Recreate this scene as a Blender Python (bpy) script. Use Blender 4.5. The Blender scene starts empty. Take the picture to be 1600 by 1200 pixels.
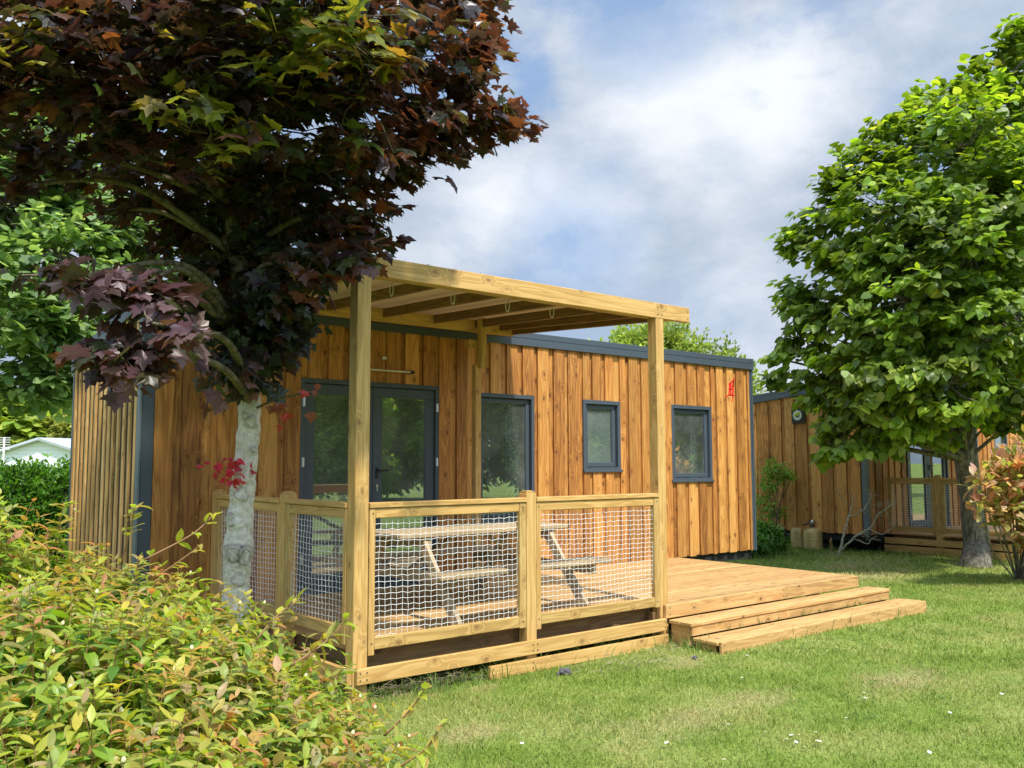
import bpy, math, random
import numpy as np
from mathutils import Vector, Matrix

scene = bpy.context.scene
COL = scene.collection
rng = np.random.default_rng(7)
random.seed(7)

# ------------------------------------------------------------------ camera
F_PX = 1402.0
YAW, PITCH, ROLL = 0.6864, 0.0886, -0.0024
CAM = np.array([0.0, 0.0, 1.6])
_f = np.array([math.sin(YAW) * math.cos(PITCH), math.cos(YAW) * math.cos(PITCH), math.sin(PITCH)])
_r = np.array([math.cos(YAW), -math.sin(YAW), 0.0])
_u = np.cross(_r, _f)
_c, _s = math.cos(ROLL), math.sin(ROLL)
RIGHT, UP, FWD = _c * _r + _s * _u, -_s * _r + _c * _u, _f
cam_data = bpy.data.cameras.new("camera")
cam_data.sensor_width = 36.0
cam_data.lens = 36.0 * F_PX / 1600.0
cam_data.clip_start = 0.05
cam_data.clip_end = 3000.0
cam = bpy.data.objects.new("camera", cam_data)
COL.objects.link(cam)
m = Matrix.Identity(4)
for i in range(3):
    m[i][0], m[i][1], m[i][2], m[i][3] = RIGHT[i], UP[i], -FWD[i], CAM[i]
cam.matrix_world = m
scene.camera = cam


def at(px, py, d):
    """world point seen at pixel (px,py) of the 1600x1200 photo, d metres ahead"""
    return CAM + d * (FWD + RIGHT * (px - 800) / F_PX - UP * (py - 600) / F_PX)


# ------------------------------------------------------------------ light
SUN_EL, SUN_AZ = math.radians(57), math.radians(-9)      # azimuth measured from -Y towards +X
sd = Vector((math.sin(SUN_AZ) * math.cos(SUN_EL), -math.cos(SUN_AZ) * math.cos(SUN_EL), math.sin(SUN_EL)))
sun_data = bpy.data.lights.new("sun", 'SUN')
sun_data.energy = 2.6
sun_data.angle = math.radians(3.0)
sun_data.color = (1.0, 0.95, 0.86)
sun = bpy.data.objects.new("sun", sun_data)
COL.objects.link(sun)
sun.rotation_euler = sd.to_track_quat('Z', 'Y').to_euler()

world = bpy.data.worlds.new("World")
scene.world = world
world.use_nodes = True
nt = world.node_tree
nt.nodes.clear()


class NT:
    """tiny helper to write node trees"""
    def __init__(self, tree):
        self.t = tree

    def n(self, typ, ins=None, **props):
        nd = self.t.nodes.new(typ)
        for k, v in props.items():
            setattr(nd, k, v)
        if ins:
            for k, v in ins.items():
                self.set(nd, k, v)
        return nd

    def set(self, nd, k, v):
        sock = nd.inputs[k]
        if isinstance(v, bpy.types.NodeSocket):
            self.t.links.new(v, sock)
        elif isinstance(v, bpy.types.Node):
            self.t.links.new(v.outputs[0], sock)
        else:
            if isinstance(v, (tuple, list)) and len(v) == 3 and len(getattr(sock, 'default_value', (0,))) == 4:
                v = (*v, 1.0)
            sock.default_value = v

    def math(self, op, a, b=None, c=None, clamp=False):
        nd = self.t.nodes.new('ShaderNodeMath')
        nd.operation = op
        nd.use_clamp = clamp
        for i, v in enumerate((a, b, c)):
            if v is not None:
                self.set(nd, i, v)
        return nd.outputs[0]

    def vmath(self, op, a, b=None, scale=None):
        nd = self.t.nodes.new('ShaderNodeVectorMath')
        nd.operation = op
        self.set(nd, 0, a)
        if b is not None:
            self.set(nd, 1, b)
        if scale is not None:
            self.set(nd, 'Scale', scale)
        return nd.outputs['Value'] if op in ('DOT_PRODUCT', 'LENGTH', 'DISTANCE') else nd.outputs[0]

    def mix(self, fac, a, b, blend='MIX'):
        nd = self.t.nodes.new('ShaderNodeMix')
        nd.data_type = 'RGBA'
        nd.blend_type = blend
        self.set(nd, 0, fac)
        self.set(nd, 6, a)
        self.set(nd, 7, b)
        return nd.outputs[2]

    def smooth(self, v, lo, hi, a=0.0, b=1.0):
        nd = self.t.nodes.new('ShaderNodeMapRange')
        nd.interpolation_type = 'SMOOTHSTEP'
        self.set(nd, 0, v)
        nd.inputs[1].default_value = lo
        nd.inputs[2].default_value = hi
        nd.inputs[3].default_value = a
        nd.inputs[4].default_value = b
        return nd.outputs[0]

    def noise(self, vec, scale, detail=3.0, rough=0.55, dist=0.0, dim='3D'):
        nd = self.t.nodes.new('ShaderNodeTexNoise')
        nd.noise_dimensions = dim
        self.set(nd, 'Vector', vec)
        nd.inputs['Scale'].default_value = scale
        nd.inputs['Detail'].default_value = detail
        nd.inputs['Roughness'].default_value = rough
        nd.inputs['Distortion'].default_value = dist
        return nd.outputs[0]


W = NT(nt)
sky = W.n('ShaderNodeTexSky', sky_type='NISHITA', sun_disc=False, sun_elevation=SUN_EL,
          sun_rotation=math.pi - SUN_AZ, air_density=1.0, dust_density=0.7, ozone_density=1.5, altitude=20)
tc = W.n('ShaderNodeTexCoord')
dirv = W.vmath('NORMALIZE', tc.outputs['Generated'])
sep = W.n('ShaderNodeSeparateXYZ', {0: dirv})
zc = W.math('ADD', W.math('MAXIMUM', sep.outputs[2], 0.0), 0.22)
pl = W.n('ShaderNodeCombineXYZ', {0: W.math('DIVIDE', sep.outputs[0], zc), 1: W.math('DIVIDE', sep.outputs[1], zc), 2: 0.0})
dsc = W.vmath('MULTIPLY', dirv, (1.0, 1.0, 1.7))
cl1 = W.noise(W.vmath('ADD', dsc, (3.1, 7.4, 1.0)), 3.0, 7, 0.55, 0.1)
cl2 = W.noise(W.vmath('ADD', dsc, (9.7, 2.2, 4.0)), 5.2, 9, 0.60, 0.15)
cl3 = W.noise(W.vmath('ADD', dsc, (1.7, 5.2, 2.0)), 11.0, 8, 0.62, 0.2)


def blob(px, py, size, k=1.0):
    d = at(px, py, 1.0) - CAM
    d = d / np.linalg.norm(d)
    dd = W.vmath('DOT_PRODUCT', dirv, tuple(d))
    return W.math('MULTIPLY', W.smooth(dd, math.cos(size), 1.0), k)


holes = None
for b in [(1010, 20, .10, .55), (925, 330, .10, .30), (885, 440, .11, .30), (1090, 520, .10, .15), (760, 560, .1, .15), (1130, 260, .05, .1)]:
    v = blob(*b)
    holes = v if holes is None else W.math('ADD', holes, v)
brights = None
for b in [(830, 150, .17, .26), (1010, 110, .12, .30), (1130, 130, .13, .30), (1240, 140, .10, .36), (1250, 90, .2, .1),
          (840, 350, .10, .30), (920, 385, .09, .28), (760, 320, .1, .2), (1550, 20, .16, .35), (1200, 545, .14, .3), (1080, 360, .12, .22),
          (660, 380, .12, .22), (150, 150, .3, .3)]:
    v = blob(*b)
    brights = v if brights is None else W.math('ADD', brights, v)
cov = W.math('SUBTRACT', W.smooth(cl1, 0.30, 0.46), holes)
cov = W.math('ADD', cov, W.math('MULTIPLY', W.math('SUBTRACT', cl2, 0.5), 0.55), clamp=True)
cov = W.math('MAXIMUM', cov, 0.22)
bri = W.math('ADD', W.math('MULTIPLY', cl2, 1.05), W.math('SUBTRACT', brights, 0.42), clamp=True)
bri = W.math('ADD', bri, W.math('MULTIPLY', W.math('SUBTRACT', cl3, 0.5), 0.45), clamp=True)
bri = W.smooth(bri, 0.10, 0.95)
CLOUD = 1.0
ccol = W.mix(bri, (2.75, 3.35, 4.25), (5.9, 6.15, 6.5))
skyblue = W.mix(0.75, sky.outputs[0], (1.75, 2.9, 5.0))
final = W.mix(cov, skyblue, ccol)
glow = W.math('ADD', 1.0, W.math('MULTIPLY', W.smooth(W.vmath('DOT_PRODUCT', dirv, tuple(sd)), 0.12, 0.95), 2.5))  # sky brightened toward the sun, out of view, added as soft fill
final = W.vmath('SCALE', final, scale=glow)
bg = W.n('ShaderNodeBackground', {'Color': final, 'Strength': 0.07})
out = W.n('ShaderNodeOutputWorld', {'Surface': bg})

scene.view_settings.view_transform = 'Standard'
scene.view_settings.look = 'None'
scene.view_settings.exposure = 1.22
scene.view_settings.gamma = 1.0
scene.cycles.max_bounces = 8
scene.cycles.transparent_max_bounces = 12
scene.cycles.caustics_reflective = False
scene.cycles.caustics_refractive = False


# ------------------------------------------------------------------ materials
def new_mat(name):
    mt = bpy.data.materials.new(name)
    mt.use_nodes = True
    mt.node_tree.nodes.clear()
    return mt, NT(mt.node_tree)


def finish(N, bsdf, disp=None):
    N.n('ShaderNodeOutputMaterial', {'Surface': bsdf})


def principled(N, color, rough=0.6, bump=None, bstr=0.2, bdist=0.01, spec=0.4, metal=0.0):
    p = N.n('ShaderNodeBsdfPrincipled', {'Base Color': color, 'Roughness': rough, 'Specular IOR Level': spec, 'Metallic': metal})
    if bump is not None:
        b = N.n('ShaderNodeBump', {'Height': bump, 'Strength': bstr, 'Distance': bdist})
        N.set(p, 'Normal', b.outputs[0])
    return p.outputs[0]


def wood(name, light, mid, dark, knot=(0.07, 0.025, 0.01), weather=0.0, knots=0.5, var=0.35, rough=0.6, stain=0.25):
    mt, N = new_mat(name)
    uv = N.n('ShaderNodeUVMap', uv_map='UVMap').outputs[0]
    geo = N.n('ShaderNodeNewGeometry')
    r = geo.outputs['Random Per Island']
    s = N.n('ShaderNodeSeparateXYZ', {0: uv})
    u = N.math('ADD', s.outputs[0], N.math('MULTIPLY', r, 61.0))
    v = N.math('ADD', s.outputs[1], N.math('MULTIPLY', r, 23.0))
    z = N.math('MULTIPLY', r, 11.0)

    def vec(su, sv):
        return N.n('ShaderNodeCombineXYZ', {0: N.math('MULTIPLY', u, su), 1: N.math('MULTIPLY', v, sv), 2: z}).outputs[0]
    # knots
    vor = N.n('ShaderNodeTexVoronoi', {'Vector': N.vmath('ADD', vec(3.7, 6.3), N.vmath('SCALE', N.n('ShaderNodeTexNoise', {'Vector': vec(14.0, 24.0), 'Scale': 1.0}).outputs['Color'], scale=0.16)), 'Scale': 1.0, 'Randomness': 1.0}, voronoi_dimensions='2D')
    vd = vor.outputs['Distance']
    ksz = N.math('MULTIPLY', N.n('ShaderNodeSeparateColor', {0: vor.outputs['Color']}).outputs[1], 0.09)
    vd = N.math('ADD', vd, ksz)
    pick = N.math('GREATER_THAN', N.n('ShaderNodeSeparateColor', {0: vor.outputs['Color']}).outputs[0], 1.0 - knots)
    kn = N.math('MULTIPLY', N.smooth(vd, 0.145, 0.07), pick)
    halo = N.math('MULTIPLY', N.smooth(vd, 0.40, 0.08), pick)
    # grain
    big = N.noise(vec(0.55, 7.0), 1.0, 3, 0.5, 0.4)
    warp = N.math('ADD', big, N.math('MULTIPLY', halo, 0.18))
    ring = N.math('FRACT', N.math('MULTIPLY', warp, 9.0))
    ring = N.math('MULTIPLY', N.smooth(ring, 0.0, 0.75), N.smooth(ring, 1.0, 0.82))
    fine = N.noise(vec(5.0, 190.0), 1.0, 2, 0.5)
    med = N.noise(vec(0.8, 26.0), 1.0, 4, 0.6)
    blotch = N.noise(vec(1.1, 2.2), 1.0, 3, 0.55)
    f = N.math('ADD', N.math('MULTIPLY', ring, 0.33), N.math('MULTIPLY', med, 0.45))
    f = N.math('ADD', f, N.math('MULTIPLY', fine, 0.16))
    tone = N.math('MULTIPLY', N.math('SUBTRACT', r, 0.5), var)
    f = N.math('ADD', N.math('ADD', f, tone), N.math('MULTIPLY', N.math('SUBTRACT', blotch, 0.5), 0.7 * stain + 0.1), clamp=True)
    ramp = N.n('ShaderNodeValToRGB', {0: f})
    cr = ramp.color_ramp
    cr.elements[0].position = 0.12
    cr.elements[0].color = (*light, 1)
    cr.elements[1].position = 0.92
    cr.elements[1].color = (*dark, 1)
    e = cr.elements.new(0.5)
    e.color = (*mid, 1)
    col = ramp.outputs[0]
    r2 = N.math('FRACT', N.math('MULTIPLY', r, 17.31))
    col = N.mix(0.30, col, N.mix(r2, (1.0, .86, .72), (.92, 1.04, 1.0)), 'MULTIPLY')
    r3 = N.math('FRACT', N.math('MULTIPLY', r, 91.7))
    col = N.mix(1.0, col, N.n('ShaderNodeCombineColor', {0: N.math('ADD', N.math('MULTIPLY', r3, var * .8), 1 - var * .4), 1: N.math('ADD', N.math('MULTIPLY', r3, var * .85), 1 - var * .42), 2: N.math('ADD', N.math('MULTIPLY', r3, var * .9), 1 - var * .45)}), 'MULTIPLY')
    col = N.mix(N.math('MULTIPLY', halo, 0.35), col, dark)
    col = N.mix(N.math('MULTIPLY', kn, 0.72), col, knot)
    # dark drip stains along the board
    st = N.smooth(N.noise(vec(0.5, 9.0), 1.3, 4, 0.6), 0.60, 0.74)
    col = N.mix(N.math('MULTIPLY', st, stain), col, (dark[0] * .45, dark[1] * .42, dark[2] * .5))
    if weather:
        wz = N.smooth(N.noise(vec(0.9, 5.0), 1.0, 4, 0.6), 0.35, 0.7)
        col = N.mix(N.math('MULTIPLY', wz, weather), col, (.36, .31, .23))
    h = N.math('ADD', N.math('MULTIPLY', ring, 0.35), N.math('ADD', N.math('MULTIPLY', fine, 0.5), N.math('MULTIPLY', kn, -0.6)))
    finish(N, principled(N, col, rough, h, 0.35, 0.003, 0.35))
    return mt


def plain(name, color, rough=0.5, metal=0.0, var=0.08, scale=6.0, spec=0.5, bump=0.0):
    mt, N = new_mat(name)
    tcn = N.n('ShaderNodeTexCoord').outputs['Object']
    a = N.noise(tcn, scale, 4, 0.6)
    b = N.noise(tcn, scale * 9, 3, 0.6)
    k = N.math('ADD', N.math('MULTIPLY', a, var * 2), N.math('MULTIPLY', b, var))
    c = N.mix(k, color, tuple(x * 0.55 for x in color))
    ro = N.math('ADD', N.math('MULTIPLY', b, 0.16), rough - 0.08)
    p = N.n('ShaderNodeBsdfPrincipled', {'Base Color': c, 'Roughness': ro, 'Metallic': metal, 'Specular IOR Level': spec})
    if bump:
        bn = N.n('ShaderNodeBump', {'Height': b, 'Strength': bump, 'Distance': 0.01})
        N.set(p, 'Normal', bn.outputs[0])
    finish(N, p.outputs[0])
    return mt


def leafmat(name, trans=0.4, rough=0.42, spec=0.5, tcol=(1.0, 1.0, .6), tboost=1.5):
    mt, N = new_mat(name)
    at_ = N.n('ShaderNodeAttribute', attribute_name='Col').outputs['Color']
    tcn = N.n('ShaderNodeTexCoord').outputs['Object']
    nz = N.noise(tcn, 60.0, 3, 0.6)
    col = N.mix(N.smooth(nz, 0.3, 0.8, 0.0, 0.35), at_, N.mix(1.0, at_, (.6, .62, .5), 'MULTIPLY'))
    p = principled(N, col, rough, nz, 0.25, 0.004, spec)
    tr = N.n('ShaderNodeBsdfTranslucent', {'Color': N.mix(1.0, N.mix(1.0, col, tcol, 'MULTIPLY'), (tboost, tboost, tboost), 'MULTIPLY')})
    mx = N.n('ShaderNodeMixShader', {0: trans, 1: p, 2: tr.outputs[0]})
    finish(N, mx.outputs[0])
    return mt


def bark(name, a, b, scale=14.0, stretch=0.35, bump=0.6, rings=False):
    mt, N = new_mat(name)
    tcn = N.n('ShaderNodeTexCoord').outputs['Object']
    mp = N.n('ShaderNodeMapping', {'Vector': tcn, 'Scale': (1, 1, stretch)}).outputs[0]
    n1 = N.noise(mp, scale, 6, 0.65, 0.4)
    n2 = N.noise(tcn, scale * 0.35, 4, 0.6)
    n3 = N.noise(mp, scale * 4, 4, 0.6)
    c = N.mix(N.smooth(n1, 0.38, 0.62), b, a)
    c = N.mix(N.math('MULTIPLY', N.smooth(n2, 0.5, 0.68), 0.55), c, b)
    h = N.math('ADD', n1, N.math('MULTIPLY', n3, 0.4))
    if rings:
        vo = N.n('ShaderNodeTexVoronoi', {'Vector': N.n('ShaderNodeMapping', {'Vector': N.vmath('ADD', tcn, N.vmath('SCALE', N.n('ShaderNodeTexNoise', {'Vector': tcn, 'Scale': 9.0}).outputs['Color'], scale=0.05)), 'Scale': (1.0, 1.0, 1.25)}).outputs[0], 'Scale': 4.6})
        d = vo.outputs['Distance']
        rg = N.math('MULTIPLY', N.smooth(d, 0.20, 0.235), N.smooth(d, 0.30, 0.255))
        sel = N.math('GREATER_THAN', N.n('ShaderNodeSeparateColor', {0: vo.outputs['Color']}).outputs[0], 0.45)
        c = N.mix(N.math('MULTIPLY', N.math('MULTIPLY', rg, sel), 0.3), c, (.16, .14, .11))
        cr_ = N.noise(N.n('ShaderNodeMapping', {'Vector': tcn, 'Scale': (1, 1, .22)}).outputs[0], 75.0, 4, 0.7, 0.6)
        c = N.mix(N.math('MULTIPLY', N.smooth(cr_, 0.56, 0.66), 0.55), c, (.20, .175, .14))
        c = N.mix(1.0, c, N.n('ShaderNodeAttribute', attribute_name='Col').outputs['Color'], 'MULTIPLY')
        h = N.math('SUBTRACT', h, cr_)
    finish(N, principled(N, c, 0.85, h, bump, 0.02, 0.2))
    return mt


def glassmat(name, tint=(.84, .90, .87), reflect=0.28):
    mt, N = new_mat(name)
    g = N.n('ShaderNodeBsdfGlossy', {'Color': (.92, .96, .95), 'Roughness': 0.004})
    t = N.n('ShaderNodeBsdfTransparent', {'Color': tint})
    fr = N.math('POWER', N.n('ShaderNodeLayerWeight', {'Blend': 0.5}).outputs['Facing'], 3.0)
    fac = N.math('ADD', N.math('MULTIPLY', fr, 0.5), reflect, clamp=True)
    mx = N.n('ShaderNodeMixShader', {0: fac, 1: t.outputs[0], 2: g.outputs[0]})
    sm = N.noise(N.n('ShaderNodeTexCoord').outputs['Object'], 2.2, 4, 0.6)
    haze = N.n('ShaderNodeBsdfDiffuse', {'Color': (.75, .78, .76)})  # smears, plus a pale haze put in to lighten the dark panes
    mx = N.n('ShaderNodeMixShader', {0: N.smooth(sm, .3, .8, .03, .10), 1: mx.outputs[0], 2: haze.outputs[0]})
    finish(N, mx.outputs[0])
    return mt


M_CLAD = wood('stained_cladding', (.58, .295, .085), (.43, .185, .042), (.20, .072, .018), knots=0.5, var=0.50, stain=0.20)
M_SLAT = wood('larch_slats', (.66, .42, .18), (.52, .30, .10), (.28, .14, .045), knots=0.35, var=0.45, stain=0.25)
M_SLATB = plain('dark_batten_backing', (.05, .032, .018), .9)
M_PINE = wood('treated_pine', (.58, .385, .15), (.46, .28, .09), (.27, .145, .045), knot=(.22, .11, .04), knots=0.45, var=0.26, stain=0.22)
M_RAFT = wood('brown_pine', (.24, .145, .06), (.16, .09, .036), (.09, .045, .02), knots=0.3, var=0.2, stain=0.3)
M_DECK = wood('deck_pine', (.55, .355, .155), (.43, .255, .095), (.26, .135, .05), knots=0.4, var=0.34, stain=0.22)
M_TABLE = wood('weathered_table_wood', (.50, .38, .22), (.40, .29, .16), (.24, .17, .10), weather=0.55, knots=0.3, var=0.2)
M_GREY = plain('anthracite_metal', (.062, .080, .100), 0.38, 0.0, 0.10, 3.0, 0.5)
M_GREYL = plain('light_edge_metal', (.13, .155, .17), 0.4)
M_ROOF = plain('roof_sheet', (.10, .125, .145), 0.45)
M_UNDER = plain('dark_underside', (.012, .012, .012), 0.9)
M_MEMB, N = new_mat('canopy_sheet')
nz_ = N.noise(N.n('ShaderNodeTexCoord').outputs['Object'], 3.0, 4)
c_ = N.mix(nz_, (.70, .56, .40), (.58, .45, .31))
finish(N, N.n('ShaderNodeMixShader', {0: .22, 1: principled(N, c_, .6), 2: N.n('ShaderNodeBsdfTranslucent', {'Color': c_}).outputs[0]}).outputs[0])
M_WHITE = plain('white_paint', (.72, .72, .70), 0.5, var=0.04)
M_NET = plain('white_cord', (.72, .72, .69), 0.6, var=0.05, scale=20)
M_CHROME = plain('bright_steel', (.6, .6, .58), 0.3, 0.8)
M_BLACK = plain('black_plastic', (.012, .012, .014), 0.4)
M_GLASS = glassmat('window_glass')
M_INT = plain('interior_wall', (.74, .71, .64), 0.7)
M_INTF = plain('interior_floor', (.28, .21, .14), 0.5)
M_BLIND = plain('grey_blind', (.42, .48, .44), 0.7, var=0.05, scale=40)
M_RED = plain('red_paint', (.75, .02, .02), 0.5, var=0.1, scale=30)
M_GAS = plain('gas_cylinder_paint', (.55, .40, .16), 0.42, 0.25, 0.25, 9.0)
M_RUST = plain('rusty_valve', (.16, .09, .06), 0.7, 0.2, 0.3, 20)
M_RAG = plain('dark_grey_cloth', (.10, .095, .11), 0.6, var=0.3, scale=18, bump=.6)

m_curt, _N = new_mat('patterned_curtain')
_g = _N.n('ShaderNodeTexCoord').outputs['Object']
_ck = _N.n('ShaderNodeTexVoronoi', {'Vector': _g, 'Scale': 38.0}).outputs['Distance']
finish(_N, principled(_N, _N.mix(_N.smooth(_ck, .25, .5), (.62, .64, .60), (.16, .18, .17)), 0.9))
M_CURT = m_curt

M_MAPLE = leafmat('maple_leaf', 0.40, 0.36, 0.5, (1.25, .95, .5), 2.4)
M_LIME = leafmat('lime_leaf', 0.42, 0.42, 0.45, (1.15, 1.1, .3), 2.2)
M_BGL = leafmat('far_leaf', 0.42, 0.5, 0.3, (1.1, 1.1, .5), 2.0)
M_SHRUB = leafmat('shrub_leaf', 0.42, 0.42, 0.42, (1.1, 1.05, .4), 2.0)
M_BARKW = bark('pale_bark', (.76, .73, .68), (.56, .52, .46), 24.0, 1.2, 0.8, rings=True)
M_BARKG = bark('grey_bark', (.30, .27, .22), (.10, .085, .065), 22.0, 0.3, 0.8)
M_TWIG = bark('green_brown_twig', (.17, .15, .09), (.07, .055, .03), 30.0, 0.5, 0.3)
M_TWIGR = plain('red_stem', (.26, .14, .055), 0.6)
M_DEAD = bark('lichened_dead_wood', (.50, .47, .34), (.28, .24, .17), 40.0, 0.6, 0.5)


# ------------------------------------------------------------------ object helpers
def link(o, parent=None, rel=None):
    COL.objects.link(o)
    if parent is not None:
        o.parent = parent


def empty(name, loc, label=None, cat=None, group=None):
    o = bpy.data.objects.new(name, None)
    o.location = loc
    o.empty_display_size = 0.2
    COL.objects.link(o)
    tag(o, label, cat, group)
    return o


def tag(o, label=None, cat=None, group=None, kind=None):
    if label: o['label'] = label
    if cat: o['category'] = cat
    if group: o['group'] = group
    if kind: o['kind'] = kind
    return o


def root_loc(p):
    v = Vector((0, 0, 0))
    while p is not None:
        v = v + p.location
        p = p.parent
    return np.array(v)


def raw_mesh(name, V, Fc, mat, parent=None, uv=None, col=None, smooth=False, loc=None):
    """V (n,3) world coordinates; Fc list of index lists or an (m,k) array."""
    V = np.asarray(V, dtype=np.float64)
    base = root_loc(parent)
    if parent is None and loc is not None:
        base = np.asarray(loc, float)
    V = V - base
    me = bpy.data.meshes.new(name)
    me.vertices.add(len(V))
    me.vertices.foreach_set('co', V.astype(np.float32).ravel())
    if isinstance(Fc, np.ndarray):
        k = Fc.shape[1]
        li = Fc.ravel().astype(np.int32)
        ls = np.arange(0, len(li), k, dtype=np.int32)
        lt = np.full(len(Fc), k, dtype=np.int32)
    else:
        lt = np.array([len(f) for f in Fc], dtype=np.int32)
        ls = np.concatenate([[0], np.cumsum(lt)[:-1]]).astype(np.int32)
        li = np.fromiter((i for f in Fc for i in f), dtype=np.int32)
    me.loops.add(len(li))
    me.loops.foreach_set('vertex_index', li)
    me.polygons.add(len(lt))
    me.polygons.foreach_set('loop_start', ls)
    me.polygons.foreach_set('loop_total', lt)
    if uv is not None:
        ul = me.uv_layers.new(name='UVMap')
        ul.data.foreach_set('uv', np.asarray(uv, dtype=np.float32).ravel())
    if col is not None:
        ca = me.color_attributes.new(name='Col', type='FLOAT_COLOR', domain='POINT')
        c4 = np.ones((len(V), 4), dtype=np.float32)
        c4[:, :3] = col
        ca.data.foreach_set('color', c4.ravel())
    me.materials.append(mat)
    me.update(calc_edges=True)
    me.polygons.foreach_set('use_smooth', np.full(len(lt), bool(smooth)))
    o = bpy.data.objects.new(name, me)
    if parent is None and loc is not None:
        o.location = loc
    link(o, parent)
    return o


class MB:
    """collects chamfered boxes, bars and tubes with grain UVs, builds ONE mesh"""
    def __init__(self):
        self.V, self.F, self.UV, self.n = [], [], [], 0

    def add(self, V, F, UV):
        V = np.asarray(V, float)
        self.V.append(V)
        for f in F:
            self.F.append([i + self.n for i in f])
        self.UV.extend(UV)
        self.n += len(V)

    def bar(self, p0, p1, w, h, up=(0, 0, 1), ch=0.003):
        """box from p0 to p1, width w across, height h along up"""
        p0, p1, up = np.asarray(p0, float), np.asarray(p1, float), np.asarray(up, float)
        d = p1 - p0
        L = np.linalg.norm(d)
        d = d / L
        x = np.cross(up, d)
        x /= np.linalg.norm(x)
        y = np.cross(d, x)
        self._box((p0 + p1) / 2, x, y, d, w / 2, h / 2, L / 2, ch)

    def box(self, x0, x1, y0, y1, z0, z1, ch=0.003, axis=None):
        c = np.array([(x0 + x1) / 2, (y0 + y1) / 2, (z0 + z1) / 2])
        h = np.array([abs(x1 - x0) / 2, abs(y1 - y0) / 2, abs(z1 - z0) / 2])
        if axis is None:
            axis = int(np.argmax(h))
        e = np.eye(3)
        a, b = [(1, 2), (2, 0), (0, 1)][axis]
        self._box(c, e[a], e[b], e[axis], h[a], h[b], h[axis], ch)

    def _box(self, c, X, Y, Z, hx, hy, hz, ch):
        ch = min(ch, hx * .45, hy * .45, hz * .45)
        H = np.array([hx, hy, hz])
        A = np.array([X, Y, Z])
        ou, ov = random.random() * 3, random.random() * 3
        loc = []
        idx = {}
        for sx in (-1, 1):
            for sy in (-1, 1):
                for sz in (-1, 1):
                    s = (sx, sy, sz)
                    for ax in range(3):        # vertex lying on the face normal to ax
                        p = np.array([s[i] * (H[i] - (0 if i == ax else ch)) for i in range(3)])
                        idx[(s, ax)] = len(loc)
                        loc.append(p)
        F = []
        for ax in range(3):
            a, b = (ax + 1) % 3, (ax + 2) % 3
            for sg in (-1, 1):
                q = []
                for (sa, sb) in ((-1, -1), (1, -1), (1, 1), (-1, 1)):
                    s = [0, 0, 0]
                    s[ax], s[a], s[b] = sg, sa, sb
                    q.append(idx[(tuple(s), ax)])
                F.append((q if sg > 0 else q[::-1], ax))
        for ax in range(3):                     # edges parallel to ax
            a, b = (ax + 1) % 3, (ax + 2) % 3
            for sa in (-1, 1):
                for sb in (-1, 1):
                    s0, s1 = [0, 0, 0], [0, 0, 0]
                    s0[ax], s1[ax] = -1, 1
                    s0[a] = s1[a] = sa
                    s0[b] = s1[b] = sb
                    q = [idx[(tuple(s0), a)], idx[(tuple(s1), a)], idx[(tuple(s1), b)], idx[(tuple(s0), b)]]
                    F.append((q if sa * sb < 0 else q[::-1], a))
        for sx in (-1, 1):
            for sy in (-1, 1):
                for sz in (-1, 1):
                    s = (sx, sy, sz)
                    q = [idx[(s, 0)], idx[(s, 1)], idx[(s, 2)]]
                    F.append((q if sx * sy * sz > 0 else q[::-1], 2))
        UV = []
        for q, ax in F:
            for i in q:
                p = loc[i]
                if ax == 2:
                    UV.append((p[0] * .3 + ou, p[1] + ov))
                elif ax == 0:
                    UV.append((p[2] + ou, p[1] + ov + 1.7))
                else:
                    UV.append((p[2] + ou, p[0] + ov))
        P = c + np.array(loc) @ A
        self.add(P, [q for q, _ in F], UV)

    def tube(self, pts, rad, n=8, cap=True):
        pts = np.asarray(pts, float)
        rad = np.broadcast_to(np.asarray(rad, float), (len(pts),))
        V, F, UV = tube_arrays(pts, rad, n, cap)
        self.add(V, F, UV)

    def lathe(self, c, prof, n=20, axis=(0, 0, 1)):
        pts = [np.asarray(c, float) + np.asarray(axis, float) * z for r, z in prof]
        self.tube(pts, [max(r, 1e-4) for r, z in prof], n, True)

    def build(self, name, mat, parent=None, smooth=False, loc=None):
        return raw_mesh(name, np.concatenate(self.V), self.F, mat, parent, self.UV, smooth=smooth, loc=loc)


def tube_arrays(pts, rad, n, cap=True):
    m_ = len(pts)
    T = np.gradient(pts, axis=0)
    nT = np.linalg.norm(T, axis=1, keepdims=True)
    # coincident profile rings (lathe) keep the general direction
    gen = pts[-1] - pts[0]
    gen = gen / (np.linalg.norm(gen) + 1e-9)
    T = np.where(nT > 1e-6, T / np.maximum(nT, 1e-9), gen)
    ref = np.array([1.0, 0, 0]) if abs(T[0][0]) < 0.8 else np.array([0, 1.0, 0])
    V = []
    a = np.arange(n) * 2 * math.pi / n
    for i in range(m_):
        x = ref - T[i] * np.dot(ref, T[i])
        x /= np.linalg.norm(x) + 1e-9
        y = np.cross(T[i], x)
        ref = x
        V.append(pts[i] + rad[i] * (np.cos(a)[:, None] * x + np.sin(a)[:, None] * y))
    V = np.concatenate(V)
    F, UV = [], []
    ln = np.concatenate([[0], np.cumsum(np.linalg.norm(np.diff(pts, axis=0), axis=1))])
    for i in range(m_ - 1):
        for j in range(n):
            k = (j + 1) % n
            F.append([i * n + j, i * n + k, (i + 1) * n + k, (i + 1) * n + j])
            w = 2 * math.pi * max(rad[i], .001) / n
            UV += [(ln[i], j * w), (ln[i], (j + 1) * w), (ln[i + 1], (j + 1) * w), (ln[i + 1], j * w)]
    if cap:
        F.append(list(range(n))[::-1]); UV += [(0, 0)] * n
        F.append([(m_ - 1) * n + j for j in range(n)]); UV += [(0, 0)] * n
    return V, F, UV


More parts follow.
